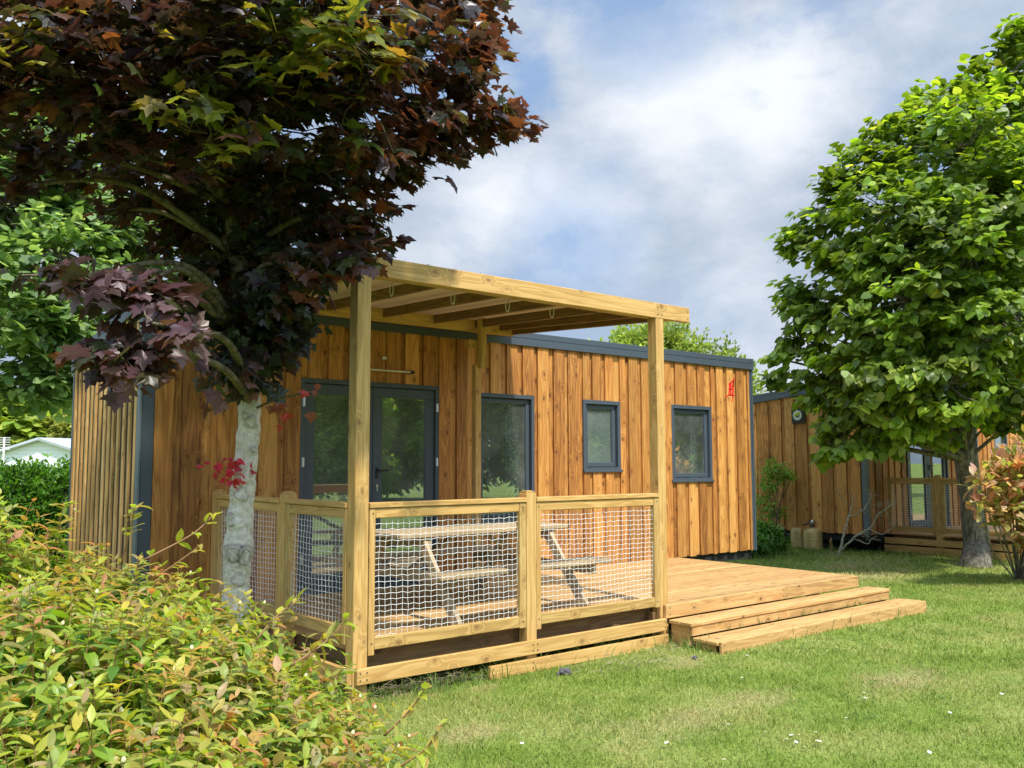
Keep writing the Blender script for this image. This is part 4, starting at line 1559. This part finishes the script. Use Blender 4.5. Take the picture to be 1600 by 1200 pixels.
ML = np.vstack([ML, [(3.3, 6.35, 5.85, .65, .6, .45), (2.7, 6.5, 6.0, .55, .55, .4), (3.9, 6.2, 5.6, .45, .5, .4), (3.6, 6.8, 5.0, .4, .4, .35)]])  # unseen lobes high in the crown, added to shade the cabin's left wall
pos, dr, no, tw, tip, od, pk = crown_points(ML, 1750, 9, spray=.18, shell=.5, flat=.45, droop=.35, core=at(370, 250, 6.5))
n = len(pos)
# keep the ragged outline of the photographed crown: nothing may hang in front of the pergola corner
col = pal(n, [(.040, .020, .024), (.060, .026, .020), (.030, .026, .024), (.10, .042, .018), (.045, .055, .020)], [4, 3, 3, 1.5, 3])
q = (pos - CAM)
dd = q @ FWD
# regions of the crown with young yellow-green, copper or green foliage (placed in space)
def near(c, r):
    return np.exp(-(np.linalg.norm(pos - c, axis=1) / r) ** 2)
k = np.clip(near(at(540, 45, 4.6), .36) * 1.3 + near(at(470, 95, 4.7), .28) * .8 + near(at(290, 175, 4.8), .25) * 1.0 + near(at(350, 210, 4.8), .22) * .8 + near(at(30, 60, 4.7), .2) * .5, 0, 1)
yg = pal(n, [(.16, .20, .02), (.10, .15, .02), (.24, .24, .03), (.20, .13, .02), (.05, .09, .02)])
sel = (rng.random(n) < k)
col[sel] = yg[sel]
k = np.clip(near(at(600, 150, 5.6), .35) + near(at(720, 40, 6.0), .5) * .45 + near(at(800, 190, 5.9), .4) * .6 + near(at(560, 370, 6.0), .4) * .6 + near(at(70, 120, 5), .5) * .35, 0, 1)
cp = pal(n, [(.17, .055, .025), (.10, .038, .02), (.13, .06, .02), (.075, .03, .025)], [2, 3, 2, 4])
sel = (rng.random(n) < k * .75)
col[sel] = cp[sel]
k = np.clip(near(at(420, 420, 6.3), .6) + near(at(400, 560, 6.2), .5) + near(at(400, 250, 5.8), .6) * .6 + near(at(480, 130, 5.3), .4) * .8, 0, 1)
gr = pal(n, [(.022, .036, .016), (.035, .052, .016), (.02, .024, .02)])
sel = (rng.random(n) < k * .7)
col[sel] = gr[sel]
k = near(at(235, 500, 4.6), .38) + near(at(370, 600, 6.0), .25) * .6
pu = pal(n, [(.13, .075, .085), (.16, .10, .11), (.09, .04, .05)])
sel = (rng.random(n) < k * .9)
col[sel] = pu[sel]
sz = .065 + .075 * rng.random(n) ** 1.3
sz = sz * np.where(near(at(235, 490, 4.7), .6) > .3, 1.15, 1.0)
leaves('crown', pos, dr, no, sz, col, T_MAPLE, M_MAPLE, maple)
mb = MB()
anchors = [P[int(len(P) * t)] for t in (.52, .60, .66, .72, .78, .84, .90)]
for i, L_ in enumerate(ML):
    c = L_[:3]
    a = min(anchors, key=lambda a: np.linalg.norm(a - c) + max(0, a[2] - c[2]) * 1.6)
    L = np.linalg.norm(c - a)
    limbs(mb, a, [c], min(.05, .014 + .013 * L), .008, .10)
for i in range(0, len(tip), 2):
    c = ML[pk[i], :3]
    mb.tube([c + (tip[i] - c) * .1, (c + tip[i]) / 2 + rng.normal(size=3) * .03, tip[i]], [.006, .004, .002], 4, False)
mb.build('branches', M_TWIG, maple, smooth=True)
# young crimson leaves sprouting from the trunk
c = at(368, 735, 6.37)
n = 34
pos = c + rng.normal(size=(n, 3)) * (.055, .03, .045)
pos[:9] += np.array(at(352, 730, 6.37) - at(368, 735, 6.37)) * 1.2
leaves('young_leaves', pos, rng.normal(size=(n, 3)) + (-.2, -.6, -.5), rng.normal(size=(n, 3)) * .6 + (0, -.6, .6), .035 + .03 * rng.random(n), pal(n, [(.36, .018, .05), (.28, .02, .035), (.44, .03, .06)]), T_MAPLE, M_MAPLE, maple)
pos = np.concatenate([at(438, 640, 6.2) + rng.normal(size=(6, 3)) * .05, at(480, 615, 6.0) + rng.normal(size=(3, 3)) * .05, at(487, 645, 6.0)[None]])
leaves('young_leaves', pos, rng.normal(size=(10, 3)) * .4 + (0, 0, -1), rng.normal(size=(10, 3)) * .4 + (0, -1, .3), .05 + .035 * rng.random(10), pal(10, [(.30, .03, .02), (.16, .05, .02)]), T_MAPLE, M_MAPLE, maple)
mb = MB()
mb.tube(spline([at(395, 640, 6.5), at(430, 625, 6.3), at(480, 612, 6.0)], 5), [.009] * 10 + [.004], 5)
mb.tube([at(385, 735, 6.45), at(370, 733, 6.37), at(352, 730, 6.37)], [.008, .004, .003], 5)
mb.build('shoots', M_TWIG, maple, smooth=True)

# ---- lime tree on the lawn at the right
LB = gp(1525, 884)
lime = empty('lime_tree', LB, 'dense bright green lime tree with a grey trunk on the lawn before the far cabin', 'tree')
LT = [LB + (0, 0, -.1), LB + (0, 0, .05), at(1526, 850, 15.4), at(1515, 760, 15.4), at(1504, 680, 15.4), at(1500, 600, 15.4), at(1505, 480, 15.4), at(1530, 300, 15.4), at(1560, 120, 15.4)]
LR = [.27, .24, .205, .19, .175, .165, .14, .09, .04]
P = spline(LT, 8)
mb = MB()
V, F, UV = tube_arrays(P, np.interp(np.linspace(0, len(LT) - 1, len(P)), range(len(LT)), LR), 24, True)
V[:, 0] += .012 * np.sin(V[:, 2] * 9 + V[:, 1] * 20)
V[:, 1] += .012 * np.sin(V[:, 2] * 7 + V[:, 0] * 24)
raw_mesh('trunk', V, F, M_BARKG, lime, UV, smooth=True)
LL = lob((1640, 60, 15.4, .7), (1610, 190, 15.4, 1.15), (1480, 175, 15.2, .72), (1540, 120, 15.3, .4), (1560, 70, 15.3, .22), (1592, 45, 15.3, .14, .25), (1405, 220, 15.0, .60), (1340, 270, 15.0, .50), (1500, 240, 14.4, 1.2), (1300, 320, 15.1, .55), (1390, 330, 14.2, .9),
         (1510, 370, 13.6, 1.2), (1600, 300, 14.0, 1.2), (1270, 385, 15.2, .42), (1245, 370, 15.2, .30), (1330, 420, 14.4, .75), (1240, 460, 15.2, .36), (1270, 500, 14.9, .5), (1420, 470, 13.6, .95),
         (1560, 500, 13.4, 1.0), (1340, 540, 14.2, .75), (1240, 545, 15.0, .25, .16), (1300, 600, 14.4, .6), (1220, 590, 15.0, .2, .12), (1390, 600, 13.4, .7), (1480, 600, 13.2, .7),
         (1570, 620, 14.0, .55, .3), (1640, 640, 14.5, .6, .3), (1320, 660, 14.0, .42), (1395, 665, 13.6, .45), (1305, 675, 14.2, .25), (1278, 712, 14.3, .16), (1460, 655, 13.6, .28), (1500, 635, 13.6, .36),
         (1560, 665, 14.6, .35, .2), (1310, 620, 14.6, .35), (1385, 690, 13.8, .18),
         (1300, 700, 13.9, .22), (1345, 690, 13.6, .26), (1475, 685, 14.0, .2), (1425, 680, 13.9, .18), (1230, 525, 15, .25), (1215, 560, 15, .15), (1640, 400, 15.4, 1.6), (1500, 430, 16.4, 1.5), (1400, 400, 16.2, 1.1), (1600, 240, 16.6, 1.2), (1720, 250, 15.5, 1.5), (1730, 480, 15.5, 1.4), (1590, 570, 16.4, 1.0), (1400, 540, 16, .8))
pos, dr, no, tw, tip, od, pk = crown_points(LL, 2900, 14, spray=.25, shell=.62, flat=.5, droop=.55, core=at(1530, 400, 15.4))
n = len(pos)
col = pal(n, [(.125, .20, .022), (.185, .275, .03), (.075, .13, .02), (.26, .33, .045), (.36, .40, .10)], [4, 4, 3, 2, .7])
hi = fbm(pos, 1.6, 3)[:, None]
twk = (.55 + .95 * rng.random(len(tip)))[tw][:, None]
col = col * (.7 + .5 * hi) * twk
leaves('crown', pos, dr, no, .10 + .07 * rng.random(n), col, T_LIME, M_LIME, lime)
mb = MB()
for L_ in LL:
    c = L_[:3]
    a = P[np.argmin(np.linalg.norm(P[28:] - c - np.array([0, 0, -1.0]), axis=1)) + 28]
    limbs(mb, a, [c], .018 + .012 * np.linalg.norm(c - a), .012, .08)
for i in range(0, len(tip), 2):
    c = LL[pk[i], :3]
    mb.tube([c, (c + tip[i]) / 2 + rng.normal(size=3) * .06, tip[i]], [.011, .007, .004], 4, False)
mb.build('branches', M_BARKG, lime, smooth=True)


def bg_tree(name, label, lobes, n_tw, per, size, cols, w=None, tpl=T_QUAD, group=None, spray=.5, cat='tree', trunk_r=.18, base=None, droop=.2, trunk_mat=None, shell=.6, cbias=.8, flat=.5):
    L = np.array(lobes, float)
    c = np.average(L[:, :3], axis=0, weights=L[:, 3] ** 2) if base is None else np.array([base[0], base[1], 0])
    root = empty(name, (c[0], c[1], GZ), label, cat, group)
    pos, dr, no, tw, tip, od, pk = crown_points(L, n_tw, per, spray=spray, shell=shell, flat=flat, droop=droop, out_bias=cbias)
    ok = pos[:, 2] > GZ + .02
    pos, dr, no = pos[ok], dr[ok], no[ok]
    n = len(pos)
    col = pal(n, cols, w) * (.7 + .6 * fbm(pos, 1.2 / max(L[:, 3].max(), .5) * 2, 5)[:, None])
    leaves('crown' if cat == 'tree' else 'foliage', pos, dr, no, size * (.7 + .6 * rng.random(n)), col, tpl, M_BGL, root)
    mb = MB()
    topz = L[:, 2].max()
    b0 = np.array([c[0], c[1], GZ - .05])
    if cat == 'tree':
        ctr = L[np.argmax(L[:, 3]), :3]
        mid = (b0 + ctr) / 2 + (.1, .05, 0)
        Pt = spline([b0, mid, ctr, ctr * (1, 1, 0) + (0, 0, topz)], 6)
        mb.tube(Pt, np.linspace(trunk_r, .03, len(Pt)), 10)
        for r_ in L:
            limbs(mb, Pt[len(Pt) // 2], [r_[:3]], trunk_r * .35, .02, .06)
    else:
        for r_ in L:
            limbs(mb, b0, [r_[:3], r_[:3] + rng.normal(size=3) * r_[3] * .4], trunk_r, .006, .02)
    for i in range(0, len(tip), 3):
        q = L[pk[i], :3]
        mb.tube([q, tip[i]], [trunk_r * .08 + .002, .003], 4, False)
    mb.build('trunk' if cat == 'tree' else 'stems', trunk_mat or M_BARKG, root, smooth=True)
    return root


G1 = [(.13, .21, .07), (.19, .28, .10), (.08, .14, .05), (.28, .36, .15)]
bg_tree('broadleaf_tree', 'tall fresh green tree behind the purple maple, left of the slatted cabin end', lob((60, 230, 17, 1.1), (0, 330, 17, 1.3), (90, 400, 16.5, 1.0), (170, 360, 17.5, .8), (20, 480, 16, 1.0), (110, 500, 16.5, .8), (60, 590, 16.5, .65), (150, 570, 17, .5), (185, 450, 17.5, .6), (230, 380, 18, .7), (-80, 250, 17, 1.5), (-90, 450, 17, 1.4), (30, 130, 17.5, 1.0), (110, 620, 17, .35), (175, 610, 17.6, .35), (95, 300, 18, 1.2), (215, 560, 18, .5), (280, 480, 18.5, .7), (10, 620, 16.5, .4)),
        1500, 11, .17, G1, tpl=T_LIME, spray=.40, trunk_r=.22, base=at(-60, 700, 17))
bg_tree('yellow_green_shrub_tree', 'yellow-green young tree beyond the hedge, left of the white roof', lob((10, 690, 46, 1.6), (45, 665, 46, 1.4), (-10, 650, 46, 1.6), (65, 680, 46, .9), (-90, 680, 46, 2.3)), 500, 10, .42, [(.30, .38, .05), (.22, .33, .05), (.38, .42, .08)], tpl=T_LIME, spray=.6)
bg_tree('feathery_pine', 'soft olive pine behind the white roof', lob((140, 640, 54, 2.5), (105, 620, 54, 2.0), (180, 660, 54, 2.0), (60, 645, 54, 2.0), (150, 690, 54, 2.3), (100, 690, 54, 2.3), (200, 610, 56, 2.2), (20, 660, 56, 2.5)), 700, 12, .34, [(.12, .14, .05), (.18, .19, .07), (.08, .10, .05)], spray=.6)
bg_tree('feathery_shrub', 'yellowish round shrub tree above the white roof, touching the slatted wall', lob((160, 665, 46, 1.4), (105, 675, 46, 1.1), (190, 680, 46, 1.1)), 350, 12, .34, [(.30, .30, .08), (.22, .25, .07)], spray=.5, cat='shrub', trunk_r=.05)
GT = [(.22, .30, .06), (.30, .38, .09), (.15, .22, .05), (.36, .40, .14)]
bg_tree('willow', 'pale feathery willow rising behind the flat roof of the near cabin', lob((1010, 560, 24, 1.1), (960, 560, 24, .55), (1060, 570, 24, .9), (1110, 590, 24, .8), (1150, 600, 24, .55), (1040, 530, 24, .55), (980, 535, 24, .35), (1130, 560, 24, .3, .5), (1160, 625, 24, .45), (1070, 620, 24, 1.0), (1085, 545, 24, .3, .5), (1165, 580, 24, .2, .3)),
        1100, 12, .13, GT, spray=.35, droop=-.5, flat=1.2, shell=.7, trunk_r=.12)
bg_tree('broadleaf_tree', 'light green tree beyond the far cabin, glimpsed right of the lime crown', lob((1590, 590, 32, 2.0), (1680, 560, 32, 2.4), (1560, 650, 32, 1.6), (1480, 560, 34, 2.0), (1400, 600, 34, 1.6), (1800, 540, 32, 3.0)), 700, 11, .32, GT, tpl=T_LIME, spray=.8)

# hedge at the far left
hl = [(x, 14.6 + .1 * math.sin(x), .66 + .03 * math.sin(x * 2.3), .5, .5, .98) for x in np.arange(.4, 4.8, .35)]
hedge = bg_tree('hedge', 'clipped dark green hedge at the far left, in front of the white house', hl, 7500, 10, .075, [(.06, .15, .015), (.09, .21, .02), (.035, .09, .012), (.15, .29, .03)], tpl=T_OVAL, spray=.15, cat='hedge', trunk_r=.03, flat=1.0, droop=-.3, shell=.8)

# white house beyond the hedge
hc = at(60, 715, 34)
ax_ = nrm(np.array([RIGHT[0], RIGHT[1], 0])); dp = nrm(np.array([FWD[0], FWD[1], 0])) * .9 + ax_ * .42; dp = nrm(dp)
house = empty('white_house', (hc[0], hc[1], GZ), 'low white boarded house with a pale grey roof behind the hedge', 'house')
apex = at(69, 688, 34)
zr, ze = apex[2], apex[2] - .95
eL, eR = apex - ax_ * 3.0, apex + ax_ * 3.0


def quadbox(name, pts, th, mat):
    pts = [np.array(p, float) for p in pts]
    n_ = nrm(np.cross(pts[1] - pts[0], pts[2] - pts[0]))
    V = pts + [p - n_ * th for p in pts]
    return raw_mesh(name, V, [(0, 1, 2, 3), (7, 6, 5, 4), (0, 4, 5, 1), (1, 5, 6, 2), (2, 6, 7, 3), (3, 7, 4, 0)], mat, house)


mtw, N = new_mat('white_weatherboard')
pz = N.n('ShaderNodeSeparateXYZ', {0: N.n('ShaderNodeNewGeometry').outputs['Position']}).outputs[2]
fz = N.math('FRACT', N.math('MULTIPLY', pz, 7.0))
finish(N, principled(N, N.mix(N.smooth(fz, .0, .14), (.42, .46, .50), (.80, .82, .84)), .5))
g0 = [np.array([*p[:2], z]) for p, z in ((eL, GZ), (eR, GZ), (eR, ze), (apex, zr), (eL, ze))]
back = [p + dp * 8 for p in g0]
raw_mesh('wall', g0 + back, [(0, 1, 2, 3, 4), (9, 8, 7, 6, 5), (1, 0, 5, 6), (2, 1, 6, 7), (4, 9, 5, 0)], mtw, house)
M_PALER = plain('pale_roof', (.40, .44, .47), .5)
up_ = np.array([0, 0, .10])
fr_ = -dp * .3
quadbox('roof', [apex + up_ + fr_, np.array([*eR[:2], ze]) + up_ + fr_ + ax_ * .35 - (0, 0, .11), np.array([*eR[:2], ze]) + up_ + dp * 8.3 + ax_ * .35 - (0, 0, .11), apex + up_ + dp * 8.3], .09, M_PALER)
quadbox('roof', [np.array([*eL[:2], ze]) + up_ + fr_ - ax_ * .35 - (0, 0, .11), apex + up_ + fr_, apex + up_ + dp * 8.3, np.array([*eL[:2], ze]) + up_ + dp * 8.3 - ax_ * .35 - (0, 0, .11)], .09, M_PALER)
# rooftop aerial
A0 = at(6, 700, 28)
ant = empty('tv_aerial', (A0[0], A0[1], GZ), 'white pole aerial at the left edge above the hedge', 'aerial')
b = MB(); b.tube([(A0[0], A0[1], GZ), (A0[0], A0[1], at(6, 683, 28)[2])], .03, 8); b.build('pole', M_WHITE, ant)
b = MB()
for dy in (684, 687.5, 691, 695, 699, 702):
    z = at(6, dy, 28)[2]
    p = np.array([A0[0], A0[1], z])
    b.tube([p - ax_ * .22, p + ax_ * .19], .011, 5)
b.build('elements', M_WHITE, ant)

# trees behind the photographer: the windows mirror them
DK = [(.20, .32, .07), (.28, .40, .08), (.10, .19, .04), (.36, .42, .10)]
cy_ = 0
proto = None
for (x, y, s_, lb) in [(17, -17, 1.25, 'dark tree behind the photographer, mirrored in the grey door panes'), (26, -18, 1.5, 'dark tree behind the photographer, mirrored in the tall window'),
                       (35, -16, 1.4, 'dark tree behind the photographer, mirrored in the small windows'), (44, -14, 1.6, 'dark tree farthest right behind the photographer'), (8, -19, 1.4, 'dark tree farthest left behind the photographer')]:
    if proto is None:
        base_l = [(0, 0, 2.2, 2.3, 2.3, 1.9), (1.8, .4, 3.6, 1.9, 1.9, 1.6), (-1.7, .2, 3.8, 1.9, 1.9, 1.6), (.2, 0, 5.4, 2.2, 2.2, 1.7), (.9, .3, 7.0, 1.5, 1.5, 1.3), (-1.0, 0, 6.6, 1.4, 1.4, 1.2), (2.6, 0, 1.3, 1.5, 1.5, 1.2), (-2.7, 0, 1.3, 1.6, 1.6, 1.2)]
        L = [(a + x, b_ + y, c_, d_, e_, f_) for a, b_, c_, d_, e_, f_ in base_l]
        proto = bg_tree('dark_tree', lb, L, 5200, 10, .21, DK, tpl=T_QUAD, spray=.5, group='trees behind the photographer', base=(x, y))
        x0_, y0_ = x, y
    else:
        r_ = proto.copy(); COL.objects.link(r_)
        r_.location = (x, y, GZ)
        r_.rotation_euler = (0, 0, x)
        r_.scale = (s_, s_, s_)
        r_['label'] = lb
        for ch in proto.children:
            cc = ch.copy(); COL.objects.link(cc); cc.parent = r_

# ---- bushes by the far cabin
bg_tree('leafy_sapling', 'thin light green sapling growing against the end wall of the far cabin', lob((1212, 735, 18, .28, .2), (1200, 755, 17.9, .2), (1195, 790, 17.9, .22, .3), (1215, 800, 18, .15), (1230, 745, 18, .14)), 150, 9, .075, [(.16, .30, .05), (.24, .36, .07)], tpl=T_OVAL, spray=.14, cat='sapling', trunk_r=.012, base=gp(1207, 862), trunk_mat=M_TWIG)
bg_tree('leafy_bush', 'low dark green bush between the near cabin corner and the gas cylinders', lob((1192, 840, 17.0, .33, .3), (1208, 848, 17, .22, .2), (1175, 850, 16.5, .3, .2)), 420, 9, .085, [(.06, .15, .03), (.10, .22, .04), (.15, .28, .06)], tpl=T_OVAL, spray=.14, cat='bush', trunk_r=.012, trunk_mat=M_TWIG)
ph = [(.50, .22, .17), (.62, .36, .28), (.36, .30, .09), (.20, .27, .05), (.58, .26, .18), (.25, .32, .08), (.72, .50, .42)]
bg_tree('photinia_bush', 'reddish photinia bush at the right edge, in front of the far deck', lob((1605, 750, 12.6, .38), (1572, 780, 12.4, .26), (1618, 712, 12.6, .34), (1570, 742, 12.3, .22), (1590, 800, 12.6, .35), (1640, 760, 12.8, .6), (1540, 750, 12.2, .15), (1535, 790, 12.3, .1), (1605, 845, 12.8, .2), (1650, 840, 12.8, .4), (1590, 722, 12.2, .16)),
        400, 9, .145, ph, [3, 3, 3, 3, 2, 2, 1.5], tpl=T_OVAL, spray=.20, cat='bush', trunk_r=.012, base=gp(1590, 905), flat=1.0, droop=-.75, trunk_mat=M_BARKG)

# ---- dead branch and stub
c = gp(1310, 868)
D = 17.6
root = empty('dead_branch', c, 'bare lichened dead branch standing in the grass before the far cabin', 'branch')
d0 = float((c - CAM) @ FWD)
mb = MB()


def dbr(pts, r0, r1, off=0):
    Pp = spline([at(x, y, d0 + off + o_) for x, y, o_ in pts], 6)
    Pp = Pp + rng.normal(size=Pp.shape) * .006
    mb.tube(Pp, np.linspace(r0, r1, len(Pp)) * .72, 7)


dbr([(1310, 870, 0), (1318, 835, 0), (1327, 805, .05), (1334, 778, .1)], .038, .014)
dbr([(1327, 790, .1), (1315, 778, .1), (1308, 765, .0), (1318, 762, 0)], .014, .006)
dbr([(1325, 808, 0), (1345, 800, -.2), (1357, 785, -.3), (1362, 772, -.3)], .020, .008)
dbr([(1313, 862, 0), (1335, 840, -.3), (1360, 825, -.5), (1372, 805, -.6), (1392, 790, -.7), (1400, 782, -.7)], .030, .010)
dbr([(1358, 826, -.5), (1378, 835, -.6), (1395, 825, -.7), (1402, 818, -.7)], .014, .006)
dbr([(1336, 842, -.3), (1355, 850, -.5), (1362, 842, -.5), (1378, 846, -.6)], .014, .006)
dbr([(1384, 795, -.7), (1388, 810, -.7), (1395, 818, -.7)], .010, .005)
dbr([(1357, 786, -.3), (1372, 790, -.3), (1385, 783, -.3)], .010, .004)
for _ in range(42):
    x, y = random.choice([(1334, 780), (1360, 778), (1395, 788), (1375, 805), (1362, 842), (1390, 822), (1345, 800), (1312, 770), (1372, 790), (1350, 835)])
    x += random.uniform(-5, 5); y += random.uniform(-4, 4)
    o_ = -.5 * (x - 1310) / 90
    dbr([(x, y, o_), (x + random.uniform(-8, 8), y - random.uniform(-2, 10), o_ + random.uniform(-.1, .1)), (x + random.uniform(-12, 14), y - random.uniform(-4, 15), o_)], .006, .002)
mb.build('limb', M_DEAD, root, smooth=True)
c = gp(1299, 862)
b = MB()
b.tube([c, c + (.01, 0, .12), c + (-.02, 0, .2), c + (.01, 0, .27)], [.035, .03, .028, .006], 8)
tag(b.build('wood_stub', M_TWIGR, None, loc=tuple(c)), 'short reddish broken stub beside the dead branch', 'stump')

# ---- flowering shrub in the foreground
S = lob((0, 1090, 3.3, .60), (150, 1115, 3.2, .58), (275, 1170, 3.05, .52), (380, 1235, 3.0, .45), (470, 1290, 2.95, .38), (550, 1350, 2.9, .28), (60, 1260, 2.4, .64), (230, 1310, 2.35, .54), (370, 1370, 2.35, .44), (500, 1450, 2.4, .38), (610, 1400, 2.6, .20),
        (-180, 1090, 2.9, .75), (-200, 1300, 2.3, .7), (130, 1500, 1.85, .52), (330, 1560, 1.85, .42), (0, 1400, 3.2, .8), (250, 1450, 3.1, .7), (440, 1500, 3.0, .5))
root = empty('flowering_shrub', tuple(gp(150, 1600)), 'yellow-green shrub with bronze leaf tips filling the lower left foreground', 'shrub')
core = at(150, 1700, 2.9)
n_sh = 4200
L = S
w = L[:, 3] ** 2
pk = rng.choice(len(L), n_sh, p=w / w.sum())
u = rand_unit(n_sh)
u[:, 2] = np.abs(u[:, 2]) * .9 + u[:, 2] * .1
u = nrm(u)
base = L[pk, :3] + u * L[pk, 3:6] * (.72 + .2 * rng.random(n_sh))[:, None]
sd_ = nrm(u * .55 + np.array([0, 0, 1.0]) + rng.normal(size=u.shape) * .28)
ln = .09 + .11 * rng.random(n_sh)
NP = 6
t = np.linspace(.05, 1, NP)
pp, dd_, nn, ss, cc_ = [], [], [], [], []
a0 = rng.random(n_sh) * math.pi
e1 = nrm(np.cross(sd_, np.array([.3, .2, .9])))
e2 = np.cross(sd_, e1)
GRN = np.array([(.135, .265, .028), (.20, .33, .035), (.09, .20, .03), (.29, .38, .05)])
TIP = np.array([(.50, .40, .06), (.52, .26, .09), (.50, .18, .10), (.42, .44, .06), (.38, .26, .14), (.34, .30, .06), (.30, .36, .05)])
shoot_tip = TIP[rng.integers(0, len(TIP), n_sh)]
for k in range(NP):
    for sg in (-1, 1):
        a = a0 + k * math.pi / 2 + rng.normal(size=n_sh) * .15
        outv = (np.cos(a)[:, None] * e1 + np.sin(a)[:, None] * e2) * sg
        up_k = .15 + .75 * t[k] ** 2
        pp.append(base + sd_ * (ln * t[k])[:, None])
        dd_.append(outv + sd_ * up_k + rng.normal(size=outv.shape) * .12)
        nn.append(sd_ + outv * -.2)
        sc = .066 * (1.0 - .42 * t[k] ** 2) * (.6 + .8 * rng.random(n_sh))
        ss.append(sc)
        g = GRN[rng.integers(0, 4, n_sh)]
        m_ = np.clip((t[k] - .30) * 1.7, 0, 1) * (.35 + .65 * rng.random(n_sh))
        cc_.append(g * (1 - m_[:, None]) + shoot_tip * m_[:, None])
pos, dr, no, sz, col = map(np.concatenate, (pp, dd_, nn, ss, cc_))
ok = ((pos - CAM) @ FWD > .75)
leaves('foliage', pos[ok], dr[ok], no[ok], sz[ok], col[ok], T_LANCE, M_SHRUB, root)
# inner leaves, older and darker green
n = 9000
pk2 = rng.choice(len(L), n, p=w / w.sum())
pos = L[pk2, :3] + rand_unit(n) * L[pk2, 3:6] * (.80 * rng.random(n) ** .4)[:, None]
ok = ((pos - CAM) @ FWD > .9) & (pos[:, 2] > GZ)
pos = pos[ok]; n = len(pos)
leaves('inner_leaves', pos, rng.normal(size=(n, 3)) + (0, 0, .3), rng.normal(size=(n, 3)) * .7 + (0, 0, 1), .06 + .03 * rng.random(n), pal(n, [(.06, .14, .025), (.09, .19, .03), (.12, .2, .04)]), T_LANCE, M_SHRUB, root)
mb = MB()
for i in range(0, n_sh):
    if (base[i] - CAM) @ FWD < .8: continue
    b0 = base[i] - u[i] * .22 - (0, 0, .08)
    mb.tube([b0, base[i], base[i] + sd_[i] * ln[i]], [.0022, .0018, .0009], 4, False)
mb.build('stems', M_TWIGR, root, smooth=True)
mb = MB()
for i in range(len(L)):
    c = L[i, :3]
    g = np.array([core[0] + (c[0] - core[0]) * .5, core[1] + (c[1] - core[1]) * .5, GZ - .02])
    limbs(mb, g, [c, c + rng.normal(size=3) * .15, c + rng.normal(size=3) * .15], .014, .005, .02)
mb.build('woody_stems', M_TWIG, root, smooth=True)
# buds at some shoot tips
mb = MB()
for i in range(0, n_sh, 16):
    q = base[i] + sd_[i] * (ln[i] + .004)
    if (q - CAM) @ FWD < .9: continue
    mb.lathe(q, [(0, 0), (.0045, .003), (.0055, .008), (.003, .013), (0, .015)], 7, tuple(sd_[i]))
mb.build('buds', plain('cream_bud', (.60, .55, .30), .5), root, smooth=True)['kind'] = 'stuff'
# long shoots reaching out of the shrub
mb = MB()
pp, dd_, nn, ss, cc_ = [], [], [], [], []
for path, n_l in (([(225, 875, 3.2), (300, 835, 3.25), (338, 800, 3.3)], 8), ([(240, 905, 3.2), (290, 870, 3.2), (315, 850, 3.2)], 5), ([(400, 1000, 3.0), (435, 960, 3.05), (470, 935, 3.1)], 9), ([(470, 1020, 3.0), (510, 1000, 3.05), (545, 965, 3.1)], 10), ([(190, 880, 3.2), (205, 820, 3.2), (212, 790, 3.2)], 12), ([(85, 860, 3.2), (92, 820, 3.2), (100, 785, 3.2)], 10), ([(455, 1040, 2.9), (500, 1010, 2.95), (520, 990, 3.0)], 8), ([(10, 850, 3.2), (8, 820, 3.2), (5, 785, 3.2)], 8), ([(600, 1150, 2.7), (640, 1110, 2.7), (668, 1070, 2.7)], 8), ([(620, 1200, 2.6), (665, 1170, 2.6), (690, 1130, 2.6)], 8)):
    Pp = spline([at(*q) for q in path], 6)
    mb = MB()
    mb.tube(Pp, np.linspace(.004, .0018, len(Pp)), 5)
    mb.build('long_shoot', M_TWIGR, root, smooth=True)
    for j in range(n_l):
        tt = .35 + .65 * (j // 2) / max(1, (n_l - 1) // 2)
        i = min(len(Pp) - 2, int(tt * (len(Pp) - 1)))
        d = nrm(Pp[i + 1] - Pp[i])
        sdv = nrm(np.cross(d, (0, 0, 1.0) if (j // 2) % 2 else (.7, -.7, .1))) * (1 if j % 2 else -1)
        pp.append(Pp[i]); dd_.append(sdv + d * .7 + rng.normal(size=3) * .1); nn.append(np.array([0, 0, 1.0]) + rng.normal(size=3) * .2)
        ss.append(.05 + .02 * rng.random()); cc_.append(TIP[rng.integers(0, len(TIP))] * .5 + GRN[rng.integers(0, 4)] * .6)
leaves('shoot_leaves', np.array(pp), np.array(dd_), np.array(nn), np.array(ss), np.array(cc_), T_LANCE, M_SHRUB, root)
